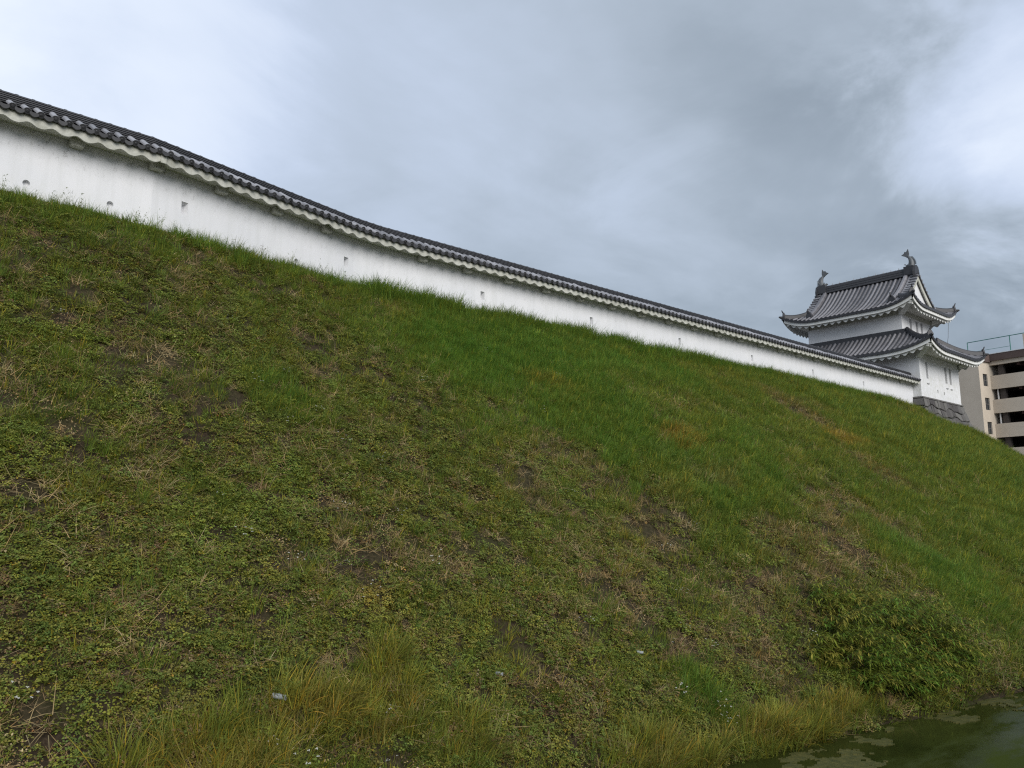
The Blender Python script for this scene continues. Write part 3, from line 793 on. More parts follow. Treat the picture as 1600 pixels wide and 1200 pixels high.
# windowed face (y = 0), then the other faces
cuts = sorted(set([0.] + [w_[1] - w_[3] for w_ in WINS] + [w_[1] + w_[3] for w_ in WINS] + [ztop]))
x0w, x1w = 1.35 - .52, 1.35 + .52
tower.quad((0, 0, 0), (x0w, 0, 0), (x0w, 0, ztop), (0, 0, ztop)); tower.quad((x1w, 0, 0), (6, 0, 0), (6, 0, ztop), (x1w, 0, ztop))
for i in range(len(cuts) - 1):
    mid_ = (cuts[i] + cuts[i + 1]) / 2
    if not any(abs(mid_ - w_[1]) < w_[3] for w_ in WINS): tower.quad((x0w, 0, cuts[i]), (x1w, 0, cuts[i]), (x1w, 0, cuts[i + 1]), (x0w, 0, cuts[i + 1]))
for w_ in WINS:
    a, b = w_[1] - w_[3], w_[1] + w_[3]
    for q in (((x0w, a), (x1w, a)), ((x1w, a), (x1w, b)), ((x1w, b), (x0w, b)), ((x0w, b), (x0w, a))):
        tower.quad((q[0][0], 0, q[0][1]), (q[1][0], 0, q[1][1]), (q[1][0], .2, q[1][1]), (q[0][0], .2, q[0][1]))
tower.quad((0, 0, 0), (0, 14, 0), (0, 14, ztop), (0, 0, ztop)); tower.quad((0, 14, 0), (6, 14, 0), (6, 14, ztop), (0, 14, ztop))
tower.quad((6, 0, 0), (6, 14, 0), (6, 14, ztop), (6, 0, ztop)); tower.quad((0, 0, ztop), (6, 0, ztop), (6, 14, ztop), (0, 14, ztop))
tw = BP('stair_tower', tower, MAT['beige'])
for w_ in WINS:
    f_ = BP('window', MB().box(x0w + .01, x1w - .01, .17, .21, w_[1] - w_[3] + .01, w_[1] + w_[3] - .01), MAT['glass'], tw)
    fr_ = MB()
    for xx in (x0w, .5 * (x0w + x1w) - .03, x1w - .06): fr_.box(xx + .003, xx + .057, .12, .165, w_[1] - w_[3] + .005, w_[1] + w_[3] - .005)
    fr_.box(x0w + .06, x1w - .06, .125, .16, w_[1] - .03, w_[1] + .03)
    BP('window_frame', fr_, MAT['frame'], f_)
BP('tower_roof_band', MB().box(-.25, 6.2, -.25, 14.2, ztop + .004, ztop + 1.05), MAT['beige_dark'], tw)
# decks: a slab, a parapet and a recess per storey
FL = 2.97; Z1 = 19.35
DL = -46
for k in range(6):
    zt = Z1 - .35 - FL * k                         # top of opening
    if zt - 1.3 < 0: break
    pz0, pz1 = zt - FL + .0, zt - 1.30             # parapet below the opening
    BP('parapet', MB().box(BW, BW + .22, DL, -.004, max(0, pz0), pz1), MAT['beige'])
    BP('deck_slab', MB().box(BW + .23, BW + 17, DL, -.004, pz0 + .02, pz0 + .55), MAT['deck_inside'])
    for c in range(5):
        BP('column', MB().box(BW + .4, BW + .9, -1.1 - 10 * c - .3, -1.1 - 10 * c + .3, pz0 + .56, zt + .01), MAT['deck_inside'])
    if k in (1, 2): BP('downpipe', MB().box(BW + .3, BW + .42, -.62, -.5, pz0 + .56, zt + .01), MAT['white_trim'])
    for c in range(5):
        BP('deck_lamp', MB().box(BW + 5, BW + 5.25, -4 - 7 * c, -2.9 - 7 * c, zt - .16, zt - .06), MAT['lamp'])
    for c in range(6):
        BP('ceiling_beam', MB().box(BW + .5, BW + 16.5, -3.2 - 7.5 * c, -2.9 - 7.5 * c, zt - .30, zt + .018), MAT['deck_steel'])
BP('upper_band', MB().box(BW, BW + .22, DL, -.004, Z1 - .35, Z1 + .15), MAT['beige'])
BP('roof_deck', MB().box(BW + .23, BW + 17, DL, -.004, Z1 - .33, Z1 + .1), MAT['deck_inside'])
BP('roof_band', MB().box(BW - .25, BW + .3, DL, -.26, Z1 + .154, Z1 + 1.0), MAT['beige_dark'])
BP('roof_coping', MB().box(BW - .3, BW + .4, DL, -.26, Z1 + 1.004, Z1 + 1.08), MAT['white_trim'])
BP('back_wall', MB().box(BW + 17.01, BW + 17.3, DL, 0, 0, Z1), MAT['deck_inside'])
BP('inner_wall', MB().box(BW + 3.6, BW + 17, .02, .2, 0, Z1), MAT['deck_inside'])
BP('end_wall', MB().box(BW, BW + 17, DL - .3, DL - .01, 0, Z1), MAT['beige'])
BP('penthouse', MB().box(BW + 2, BW + 10, -9.2, -3.2, Z1 + .11, Z1 + 3.3).box(BW + 2, BW + 10, -20, -9.21, Z1 + .11, Z1 + 3.8), MAT['beige'])
rail = MB()
for yy in (2.4, -2.6, -8.6): rail.tube([(BW + .1, yy, Z1 + 1.0), (BW + .1, yy, Z1 + 3.0)], .055, 6)
rail.tube([(BW + .1, 2.4, Z1 + 2.98), (BW + .1, -8.6, Z1 + 2.98)], .05, 6); rail.tube([(BW + .1, -8.6, Z1 + 2.98), (BW + 4, -8.6, Z1 + 2.98)], .05, 6)
rail.tube([(BW + .1, 2.4, Z1 + 1.7), (BW + .1, -2.6, Z1 + 1.7)], .025, 5)
BP('roof_railing', rail, MAT['green_paint'])

#VEG
# ------------------------------------------------------------------ plants on the bank
rng = np.random.default_rng(7)
def leafmat(name, trans=.25, rough=.5):
    t = NT(name)
    at = t.new('ShaderNodeAttribute', attribute_type='INSTANCER', attribute_name='tint')
    av = t.new('ShaderNodeAttribute', attribute_type='GEOMETRY', attribute_name='shade')
    c = t.mix(1., at.outputs['Color'], av.outputs['Color'], 'MULTIPLY')
    t.fin(c, rough, .12)
    tr = t.new('ShaderNodeBsdfTranslucent'); t.l.new(c, tr.inputs['Color'])
    ad = t.new('ShaderNodeMixShader'); ad.inputs[0].default_value = trans
    t.l.new(t.p.outputs[0], ad.inputs[1]); t.l.new(tr.outputs[0], ad.inputs[2]); t.l.new(ad.outputs[0], t.out.inputs['Surface'])
    return t.m
MAT['leaf'] = leafmat('leaf', .32); MAT['blade'] = leafmat('grass_blade', .42); MAT['dry'] = leafmat('dry_stalk', .1, .9)

class Plant:
    """mesh builder with a colour per face group"""
    def __init__(s): s.v = []; s.f = []; s.c = []
    def poly(s, vs, fs, col):
        n = len(s.v); s.v += [tuple(v) for v in vs]; s.f += [tuple(n + i for i in f) for f in fs]; s.c += [(*col, 1.)] * len(vs)
    def leaf(s, base, d, up, ln, wd, col, fold=.25):
        d = d / np.linalg.norm(d); sd = np.cross(d, up); sd /= (np.linalg.norm(sd) + 1e-9); nn = np.cross(sd, d)
        m = base + d * ln * .45
        s.poly([base, m + sd * wd * .5 + nn * wd * fold, base + d * ln - nn * ln * .12, m - sd * wd * .5 + nn * wd * fold, m], [(0, 1, 4), (1, 2, 4), (2, 3, 4), (3, 0, 4)], col)
    def blade(s, base, az, ln, wd, lean, curl, col, seg=3):
        p = np.array(base, float); el = math.pi / 2 - lean; h = np.array([math.cos(az), math.sin(az), 0]); sd = np.array([-math.sin(az), math.cos(az), 0])
        vs = []; n = seg
        for k in range(n + 1):
            w_ = wd * (1 - (k / n) ** 1.6) * .5
            if k < n: vs += [p - sd * w_, p + sd * w_]
            else: vs.append(p)
            p = p + (h * math.cos(el) + np.array([0, 0, math.sin(el)])) * ln / n; el -= curl / n
        fs = [(2 * k, 2 * k + 1, 2 * k + 3, 2 * k + 2) for k in range(n - 1)] + [(2 * n - 2, 2 * n - 1, 2 * n)]
        s.poly(vs, fs, col)
    def mesh(s, name, mat):
        me = bpy.data.meshes.new(name); me.from_pydata(s.v, [], s.f); me.materials.append(mat)
        ca = me.color_attributes.new('shade', 'FLOAT_COLOR', 'POINT'); ca.data.foreach_set('color', np.array(s.c, np.float32).ravel())
        me.polygons.foreach_set('use_smooth', [True] * len(me.polygons)); me.update(); return me
U = rng.uniform
def shade(lo=.65, hi=1.35, warm=.0):
    k = U(lo, hi); w_ = U(-.12, .12) + warm; return (k * (1 + w_), k, k * (1 - w_))
def weed(nl, rad, hgt, lmin, lmax):
    p = Plant(); stems = max(4, nl // 6)
    for i in range(stems):
        az = U(0, 6.28); r = rad * math.sqrt(U(0, 1)); h = hgt * U(.4, 1.) * (1 - .5 * (r / rad) ** 2)
        tip = np.array([math.cos(az) * r, math.sin(az) * r, h]); root = np.array([math.cos(az) * r * .4, math.sin(az) * r * .4, -.03])
        sd = np.array([-math.sin(az), math.cos(az), 0]) * .004
        p.poly([root - sd, root + sd, tip], [(0, 1, 2)], (.9, .7, .6))
        for k in range(nl // stems):
            u = U(.35, 1.05); b = root + (tip - root) * u; a2 = U(0, 6.28); el = U(-.35, .55)
            d = np.array([math.cos(a2) * math.cos(el), math.sin(a2) * math.cos(el), math.sin(el)])
            s_ = shade(.55, 1.4)
            if U() < .08: s_ = (1.7, 1.15, .8)
            ln = U(lmin, lmax); p.leaf(b + d * .01, d, np.array([0, 0, 1.]), ln, ln * U(.5, .75), s_)
    return p
def trefoil(nl, rad, hgt, lmin, lmax):
    """low creeping legume: leaves in threes"""
    p = Plant()
    for i in range(nl // 3):
        az = U(0, 6.28); r = rad * math.sqrt(U(0, 1)); c = np.array([math.cos(az) * r, math.sin(az) * r, hgt * U(.25, 1.)])
        a0 = U(0, 6.28); s_ = shade(.55, 1.4); tl = U(-.3, .3)
        if U() < .06: s_ = (1.8, 1.3, .7)
        for k in range(3):
            a = a0 + k * 2.1; d = np.array([math.cos(a), math.sin(a), tl * math.cos(a) + U(-.1, .35)]); ln = U(lmin, lmax)
            p.leaf(c + d * .006, d, np.array([0, 0, 1.]), ln, ln * .72, s_, .15)
    return p
def tuft(nb, rad, lmin, lmax, wd, lean, curl, seg=3):
    p = Plant()
    for i in range(nb):
        az = U(0, 6.28); r = rad * math.sqrt(U(0, 1)); a2 = az + U(-.9, .9)
        s_ = shade(.6, 1.35)
        if U() < .12: s_ = (1.9, 1.35, .95)
        p.blade((math.cos(az) * r, math.sin(az) * r, -.03), a2, U(lmin, lmax), wd * U(.7, 1.3), abs(U(0, lean)), U(.2, curl), s_, seg)
    return p
def straw(nb, rad, lmin, lmax, wd):
    p = Plant()
    for i in range(nb):
        az = U(0, 6.28); r = rad * math.sqrt(U(0, 1)); p.blade((math.cos(az) * r, math.sin(az) * r, U(0, .05)), U(0, 6.28), U(lmin, lmax), wd * U(.6, 1.5), U(.9, 1.6), U(-.3, .6), shade(.5, 1.5), 2)
    return p
def litter(n, rad):
    p = Plant()
    for i in range(n):
        az = U(0, 6.28); r = rad * math.sqrt(U(0, 1)); a2 = U(0, 6.28); el = U(-.2, .4)
        p.leaf(np.array([math.cos(az) * r, math.sin(az) * r, U(.0, .04)]), np.array([math.cos(a2), math.sin(a2), el]), np.array([U(-.4, .4), U(-.4, .4), 1.]), U(.02, .05), U(.012, .03), shade(.5, 1.5))
    return p
def flower(n):
    p = Plant()
    for i in range(n):
        az = U(0, 6.28); r = .16 * math.sqrt(U(0, 1)); z = U(.12, .24); c = np.array([math.cos(az) * r, math.sin(az) * r, z])
        sd = np.array([.003, 0, 0]); p.poly([c * [1, 1, 0] - sd, c * [1, 1, 0] + sd, c], [(0, 1, 2)], (.25, .35, .12))
        for k in range(4):
            a = U(0, 6.28); p.leaf(c, np.array([math.cos(a), math.sin(a), .3]), np.array([0, 0, 1.]), .018, .014, (4.0, 4.0, 3.6))
    return p
def stalk(hgt, heads):
    p = Plant()
    for i in range(3):
        az = U(0, 6.28); ln = hgt * U(.6, 1.); p.blade((U(-.05, .05), U(-.05, .05), -.02), az, ln, .009, U(.05, .3), U(.1, .5), (1, 1, 1), 4)
        for k in range(heads):
            z = ln * U(.45, .98); a2 = U(0, 6.28); p.leaf(np.array([math.cos(az) * z * .2, math.sin(az) * z * .2, z * .95]), np.array([math.cos(a2), math.sin(a2), U(0, .8)]), np.array([0, 0, 1.]), U(.03, .07), U(.012, .022), shade(.7, 1.3))
    return p
def protos(name, mat, makers):
    c = bpy.data.collections.new(name)
    for k, mk in enumerate(makers):
        c.objects.link(bpy.data.objects.new('%s_%02d' % (name, k), mk().mesh(name, mat)))
    return c
PR = {
 'weed': protos('weed_clump', MAT['leaf'], [lambda: weed(54, .20, .15, .028, .06) for _ in range(4)] + [lambda: trefoil(60, .20, .12, .022, .042) for _ in range(3)]),
 'short': protos('short_grass', MAT['blade'], [lambda: tuft(46, .13, .10, .24, .009, .9, 1.3) for _ in range(5)]),
 'long': protos('long_grass', MAT['blade'], [lambda: tuft(52, .14, .24, .50, .010, .65, 1.7, 4) for _ in range(5)]),
 'straw': protos('dry_straw', MAT['dry'], [lambda: straw(26, .18, .12, .40, .006) for _ in range(4)] + [lambda: litter(34, .2) for _ in range(2)]),
 'flower': protos('tiny_flower', MAT['leaf'], [lambda: flower(6) for _ in range(3)]),
 'stalk': protos('seed_stalk', MAT['blade'], [lambda: stalk(.7, 9) for _ in range(4)]),
}
NP = {k: len(c.objects) for k, c in PR.items()}

def scatter(name, kind, X, Y, scale, tint, label, lift=0., align=.55, extra_tilt=.18):
    Z = ground_z(X, Y) + lift; n = len(X)
    nv = normal_at(X, Y); up = nv * align + np.array([0, 0, 1.]) * (1 - align)
    up[:, :2] += rng.normal(0, extra_tilt, (n, 2)); up /= np.linalg.norm(up, axis=1, keepdims=True)
    rot = np.zeros((n, 3), np.float32)
    # XYZ euler that turns +Z onto up after a random spin
    spin = U(0, 2 * math.pi, n)
    for i in range(n):
        q = Vector(up[i]).to_track_quat('Z', 'Y').to_matrix() @ Matrix.Rotation(spin[i], 3, 'Z'); rot[i] = q.to_euler()[:]
    me = bpy.data.meshes.new(name); me.vertices.add(n)
    me.vertices.foreach_set('co', np.stack([X, Y, Z], -1).astype(np.float32).ravel())
    me.attributes.new('rot', 'FLOAT_VECTOR', 'POINT').data.foreach_set('vector', rot.ravel())
    me.attributes.new('scl', 'FLOAT', 'POINT').data.foreach_set('value', scale.astype(np.float32))
    me.attributes.new('idx', 'INT', 'POINT').data.foreach_set('value', rng.integers(0, NP[kind], n).astype(np.int32))
    tc4 = np.concatenate([tint, np.ones((n, 1))], 1).astype(np.float32)
    me.attributes.new('tint', 'FLOAT_COLOR', 'POINT').data.foreach_set('color', tc4.ravel())
    o = link(name, me); tag(o, label, None, None, 'stuff')
    g = bpy.data.node_groups.new(name, 'GeometryNodeTree'); g.interface.new_socket('Geometry', in_out='INPUT', socket_type='NodeSocketGeometry'); g.interface.new_socket('Geometry', in_out='OUTPUT', socket_type='NodeSocketGeometry')
    N = g.nodes; gi = N.new('NodeGroupInput'); go = N.new('NodeGroupOutput'); ip = N.new('GeometryNodeInstanceOnPoints'); ci = N.new('GeometryNodeCollectionInfo')
    ci.inputs['Collection'].default_value = PR[kind]; ci.inputs['Separate Children'].default_value = True; ci.inputs['Reset Children'].default_value = True
    ip.inputs['Pick Instance'].default_value = True
    def na(nm, ty):
        a = N.new('GeometryNodeInputNamedAttribute'); a.data_type = ty; a.inputs['Name'].default_value = nm; return next(s for s in a.outputs if s.enabled and s.name == 'Attribute')
    g.links.new(gi.outputs[0], ip.inputs['Points']); g.links.new(ci.outputs[0], ip.inputs['Instance'])
    g.links.new(na('idx', 'INT'), ip.inputs['Instance Index']); g.links.new(na('scl', 'FLOAT'), ip.inputs['Scale'])
    e2r = N.new('FunctionNodeEulerToRotation'); g.links.new(na('rot', 'FLOAT_VECTOR'), e2r.inputs[0]); g.links.new(e2r.outputs[0], ip.inputs['Rotation'])
    g.links.new(ip.outputs[0], go.inputs[0])
    o.modifiers.new('planting', 'NODES').node_group = g
    return o

# planting zones, in plan metres: ellipse (x, y, rx, ry, angle, weight)
def zone(X, Y, lst, warp=.5):
    wx = X + (vnoise(X * .6, Y * .6, 41, 4, .65) - .5) * 4.6 * warp; wy = Y + (vnoise(X * .6, Y * .6, 57, 4, .65) - .5) * 3.4 * warp; r = np.zeros_like(X)
    for x, y, rx, ry, a, wt in lst:
        ca, sa = math.cos(R(a)), math.sin(R(a)); dx = wx - x; dy = wy - y
        q = np.sqrt(((dx * ca + dy * sa) / rx) ** 2 + ((-dx * sa + dy * ca) / ry) ** 2)
        r = np.maximum(r, wt * (1 - sstep(.35, 1.35, q)))
    return r
LUSH = [(14.8, 16.4, 6.2, 2.7, 8, 1.), (15.2, 13.8, 4.6, 2.2, 35, .8), (21, 17.2, 5.5, 1.6, -4, .9), (27, 11.5, 6, 3.5, 70, .55), (40, 13, 13, 7, 0, .8), (32, 17.5, 6, 1.5, 0, .7), (6.2, 13.3, .9, .7, 20, .6), (2.0, 17.0, 4.0, .9, 2, .35), (22, 8.2, 3., 2., 0, .75), (18.5, 12.2, 5.5, 2.0, 20, .75), (11.5, 13.4, 2.2, 1.2, 25, .55), (12.5, 9.2, 1.0, .5, 0, .3), (10.9, 7.4, .8, .35, -30, .7)]
BROWN = [(28.5, 15.2, 1.2, 1.5, 14, .7), (27.2, 11.5, .9, 1.6, 10, .6), (17.3, 11.6, 1.4, .5, 10, .35), (18.2, 9.4, 3.2, .9, 12, .7), (13, 10.4, 2.4, .8, 20, .4), (22.6, 9.6, .9, 1.6, 25, .45), (12.6, 7.6, 1.2, .4, -15, .9), (14.2, 8.6, 1.3, .5, 0, .5), (30, 16.2, 2, .5, -20, .5), (11.5, 11.8, 2., .6, 20, .6), (45.5, 17.6, 3.2, .5, -20, .7)]
YELLOW = [(17.6, 13.0, .8, .5, 0, .8), (28.6, 13.6, 1.4, .5, -10, 1.), (14.5, 15.0, 1., .5, 0, .4), (5.9, 9.5, .35, .3, 0, 1.)]
TALL = [(3.3, 8.25, 1.0, .35, -8, 1.), (4.8, 8.45, 1.1, .32, -8, 1.), (5.5, 8.75, .4, .3, 0, .8), (2.5, 8.05, 1.5, .3, 0, .7), (6.2, 7.9, .8, .3, -10, .6), (12.0, 6.65, 2.2, .30, -9, 1.), (9.2, 7.0, 1.5, .3, -6, .7)]
LEAFY = [(2.4, 9.7, 3., 1.8, 0, 1.), (6.5, 10, 3.2, 1.6, 0, .8), (9, 9, 2.2, 1.0, 0, .6)]
def field(X, Y):
    lush = zone(X, Y, LUSH); br = zone(X, Y, BROWN); ye = zone(X, Y, YELLOW, .25); ta = zone(X, Y, TALL, .15); le = zone(X, Y, LEAFY)
    crest = np.exp(-((crest_y(X) - Y) / .55) ** 2)
    right = sstep(19, 27, X); lush = np.clip(np.maximum(lush, right * (.62 + .5 * (vnoise(X * .3, Y * .4, 77, 2) - .5))) - .85 * br, 0, 1)
    return lush, br, ye, ta, le, crest
def pts_in(n, x0, x1, dens):
    """rejection-sample plan points on the outer slope"""
    X = U(x0, x1, n); Y0 = toe_y(X) - .05; Y1 = wall_y(X) - .06; Y = Y0 + (Y1 - Y0) * U(0, 1, n)
    k = U(0, 1, n) < np.clip(dens(X, Y), 0, 1); X, Y = X[k], Y[k]
    inside = (np.abs(X - 55.12) < 4.1) & (Y > 18.7)
    return X[~inside], Y[~inside]
def pal(n, *cols):
    i = rng.integers(0, len(cols), n); return np.array(cols)[i] * U(1.15, 1.85, (n, 1))
def blend(a, b, f): return a * (1 - f[:, None]) + b * f[:, None]
G_DEEP = ((.070, .145, .021), (.084, .156, .023), (.098, .165, .025)); G_MID = ((.105, .140, .022), (.122, .152, .024), (.092, .130, .026)); G_YEL = ((.165, .165, .026), (.140, .158, .026))
B_DRY = ((.165, .115, .052), (.20, .15, .075), (.115, .078, .040)); B_OCH = ((.20, .16, .03), (.22, .17, .036)); W_OLI = ((.118, .128, .022), (.098, .126, .026), (.135, .135, .028), (.080, .108, .024), (.120, .112, .030))
def clumpy(X, Y, s, seed): return vnoise(X * s, Y * s, seed, 2)

# leafy weeds
def dens_weed(X, Y):
    lush, br, ye, ta, le, crest = field(X, Y)
    c = sstep(.30, .52, clumpy(X, Y, 1.7, 5)) * (.35 + .65 * sstep(.3, .5, clumpy(X, Y, 5., 6)))
    return (.95 * c + .25 * le) * (1 - .8 * lush) * (1 - .55 * br) * (1 - .6 * ta) * (1 - .5 * sstep(20, 30, X))
def weeds(name, n, x0, x1, s0, s1, label):
    X, Y = pts_in(n, x0, x1, dens_weed); m = len(X); lush, br, ye, ta, le, crest = field(X, Y)
    t = pal(m, *W_OLI); t = blend(t, pal(m, *B_DRY) * .8, (U(0, 1, m) < .09 + .24 * sstep(.5, .8, clumpy(X, Y, .9, 31))) * 1.)
    t = blend(t, pal(m, *G_MID), sstep(.45, .75, clumpy(X, Y, 1.1, 33)) * .7); t = blend(t, pal(m, *B_OCH), ye * .7)
    scatter(name, 'weed', X, Y, U(s0, s1, m), t, label)
weeds('weed_cover', 36000, -2.5, 12, .5, .98, 'low leafy weeds and clover covering the lower bank')
weeds('far_weed_cover', 17000, 12, 34, .7, 1.25, 'low weeds on the bank further along')
# short grass
def dens_short(X, Y):
    lush, br, ye, ta, le, crest = field(X, Y)
    c = sstep(.40, .62, clumpy(X, Y, 1.25, 15))
    return (.30 + .7 * c) * (.55 + .45 * lush) * (1 - .5 * le) * (1 - .45 * br) + .5 * lush
def shorts(name, n, x0, x1, s0, s1, label):
    X, Y = pts_in(n, x0, x1, dens_short); m = len(X); lush, br, ye, ta, le, crest = field(X, Y)
    t = pal(m, *G_MID); t = blend(t, pal(m, *G_DEEP), lush * np.where(X < 24, .9, .35)); t = blend(t, pal(m, *G_YEL), np.clip((clumpy(X, Y, .8, 22) - .5) * 2.2, 0, .8) * (1 - .6 * lush))
    t = blend(t, pal(m, *B_DRY), np.clip(br * .7 + .12 * (U(0, 1, m) < .3), 0, 1)); t = blend(t, pal(m, *B_OCH), ye * .9)
    scatter(name, 'short', X, Y, U(s0, s1, m) * (1 + .25 * lush), t, label)
shorts('short_grass_cover', 22000, -2.5, 14, .65, 1.25, 'short mown grass scattered over the near bank')
shorts('mid_grass_cover', 22000, 14, 32, .9, 1.6, 'short grass over the middle stretch of the bank')
shorts('far_grass_cover', 20000, 32, 73, 1.3, 2.4, 'grass on the far end of the bank below the turret')
# long grass: along the crest, in lush patches and by the water
def dens_long(X, Y):
    lush, br, ye, ta, le, crest = field(X, Y)
    cc = crest * (.25 + .75 * sstep(.35, .6, clumpy(X, Y, .55, 61))) * np.interp(X, [0, 6, 9, 44, 47, 60], [.35, .35, 1, 1, .15, .2])
    return .75 * sstep(.45, .95, lush) * (X < 26) + cc + 1.0 * ta + .02
def longs(name, n, x0, x1, s0, s1, label):
    X, Y = pts_in(n, x0, x1, dens_long); m = len(X); lush, br, ye, ta, le, crest = field(X, Y)
    t = pal(m, *G_DEEP); t = blend(t, pal(m, *G_MID), np.clip(1 - lush, 0, 1) * .8); t = blend(t, pal(m, (.185, .175, .030), (.155, .165, .028), (.20, .17, .042)), np.clip(ta * 1.2, 0, 1))
    sc_ = U(s0, s1, m) * np.where(crest > .4, .72 + .5 * clumpy(X, Y, .8, 91), .85) * (1 + .35 * (ta > .4))
    scatter(name, 'long', X, Y, sc_, t, label, align=.3)
longs('long_grass_cover', 16000, -2.5, 16, .6, 1.1, 'longer grass in lush patches and along the near crest')
longs('far_long_grass_cover', 14000, 16, 52, .7, 1.25, 'long grass fringing the far crest below the white wall')
# the tall uncut fringe along the crest, ragged against the wall
def dens_fringe(X, Y):
    e = np.exp(-((crest_y(X) - .12 - Y) / .38) ** 2)
    return e * np.interp(X, [-2, 2, 7, 9.5, 12, 22, 31, 36, 44, 47], [.10, .15, .25, .8, 1, 1, .7, .9, .6, .1]) * (.25 + .75 * sstep(.36, .58, vnoise(X * .9, Y * .5, 64, 2)))
X, Y = pts_in(60000, -2, 47, dens_fringe); m = len(X)
scatter('crest_grass_fringe', 'long', X, Y, U(.7, 1.25, m) * (.75 + .55 * vnoise(X * .6, Y * .6, 65, 2)) * np.interp(X, [0, 9, 12, 30, 47], [.6, .95, 1.25, 1.2, 1.1]), blend(pal(m, *G_DEEP), pal(m, *G_MID), vnoise(X * .5, Y * .5, 66, 2) * .9), 'tall uncut grass along the crest at the foot of the wall', 0, .1)
# dry straw and dead leaves
def dens_straw(X, Y):
    lush, br, ye, ta, le, crest = field(X, Y)
    return (.45 * sstep(.40, .7, clumpy(X, Y, 1.0, 71)) + .14 + .9 * br + .5 * (1 - sstep(.26, .42, clumpy(X, Y, 1.7, 5)))) * (1 - .75 * lush)
X, Y = pts_in(15000, -2.5, 36, dens_straw); t = pal(len(X), *B_DRY)
scatter('dead_grass', 'straw', X, Y, U(.5, 1.0, len(X)) * np.where(X > 16, 1.25, 1.), t, 'dead straw and fallen leaves lying among the weeds', .03, .9)
X, Y = pts_in(900, 0, 16, lambda X, Y: .12 + .6 * zone(X, Y, [(3.9, 8.35, .5, .3, 0, 1.), (5.4, 8.3, .5, .3, 0, .7), (6, 9.4, .4, .3, 0, .6), (8.6, 9.6, .5, .3, 0, .6)], .2) - .05)
scatter('white_wildflowers', 'flower', X, Y, U(.7, 1.1, len(X)), np.full((len(X), 3), .13), 'tiny white wildflowers dotted through the weeds')
X, Y = pts_in(9000, -2, 48, lambda X, Y: np.exp(-((crest_y(X) + .15 - Y) / .4) ** 2) * np.interp(X, [0, 8, 48], [.5, .35, .25]))
scatter('crest_stalks', 'stalk', X, Y, U(.5, 1.0, len(X)), pal(len(X), *G_MID, (.12, .10, .05)), 'thin seed stalks standing against the foot of the white wall', 0, .1)

# ------------------------------------------------------------------ bamboo-grass bush over the water
def bush(name, cx, cy, label, specs, seed):
    rs = random.Random(seed); root = empty(name, (cx, cy, float(ground_z(cx, cy)))); tag(root, label, 'bush')
    B0 = Vector(root.location); st = MB(); lf = Plant()
    for (x, y, rx, ry, n, h) in specs:
        for i in range(n):
            a = rs.uniform(0, 6.28); r_ = math.sqrt(rs.random()); bx, by = x + math.cos(a) * r_ * rx, y + math.sin(a) * r_ * ry
            b = Vector((bx, by, float(ground_z(bx, by)) - .04)) - B0
            mound = .15 + 1.8 * float(vnoise(bx * 1.3, by * 1.6, 88, 2)); ang = rs.gauss(-1.3 + 1.2 * (float(vnoise(bx * .9, by * .9, 99)) - .5), 1.0); hh = h * rs.uniform(.5, 1.15) * mound; dirv = Vector((math.cos(ang), math.sin(ang), 0))
            p1 = b + Vector((0, 0, hh * .6)) + dirv * hh * .15; p2 = b + Vector((0, 0, hh * .85)) + dirv * hh * .6; p3 = b + Vector((0, 0, hh * .7)) + dirv * hh * 1.05
            st.tube([b, p1, p2, p3], [.004, .003, .002, .001], 4)
            hue = rs.random()
            hue = .6 * hue + .4 * float(vnoise(bx * 1.8, by * 1.8, 44, 2)); base = (.105, .185, .026) if hue < .34 else (.165, .20, .028) if hue < .62 else (.25, .225, .042)
            for k in range(rs.randint(24, 34)):
                u = rs.uniform(.25, 1.); q = b.lerp(p1, u / .4) if u < .4 else p1.lerp(p2, (u - .4) / .35) if u < .75 else p2.lerp(p3, (u - .75) / .25)
                a2 = ang + rs.gauss(0, 1.1); el = rs.uniform(-.8, .6); d = np.array([math.cos(a2) * math.cos(el), math.sin(a2) * math.cos(el), math.sin(el)])
                kk = rs.uniform(.6, 1.3); ln = rs.uniform(.07, .17); lf.leaf(np.array(q), d, np.array([0, 0, 1.]), ln, ln * rs.uniform(.15, .21), tuple(c * kk for c in base), .2)
    t = NT(name + '_leaf'); av = t.new('ShaderNodeAttribute', attribute_name='shade'); t.fin(av.outputs['Color'], .6, .08)
    tr = t.new('ShaderNodeBsdfTranslucent'); t.l.new(av.outputs['Color'], tr.inputs[0]); ms = t.new('ShaderNodeMixShader'); ms.inputs[0].default_value = .2
    t.l.new(t.p.outputs[0], ms.inputs[1]); t.l.new(tr.outputs[0], ms.inputs[2]); t.l.new(ms.outputs[0], t.out.inputs['Surface'])
    link('foliage', lf.mesh('foliage', t.m), root); st.build('stems', plain(name + '_stem', (.07, .09, .025), .8), root)
bush('bamboo_grass_bush', 15.9, 7.0, 'mounded bush of narrow drooping leaves hanging over the moat edge',
     [(15.3, 7.2, 1.1, .4, 170, .7), (16.6, 6.85, 1.1, .45, 190, .8), (14.6, 6.65, .7, .25, 120, .65), (15.9, 6.3, 1.2, .22, 190, .65), (15.9, 7.9, 1.3, .35, 120, .45), (17.4, 6.35, .6, .35, 100, .65), (14.0, 7.3, .5, .25, 50, .4), (16.9, 7.6, .7, .3, 70, .5)], 5)

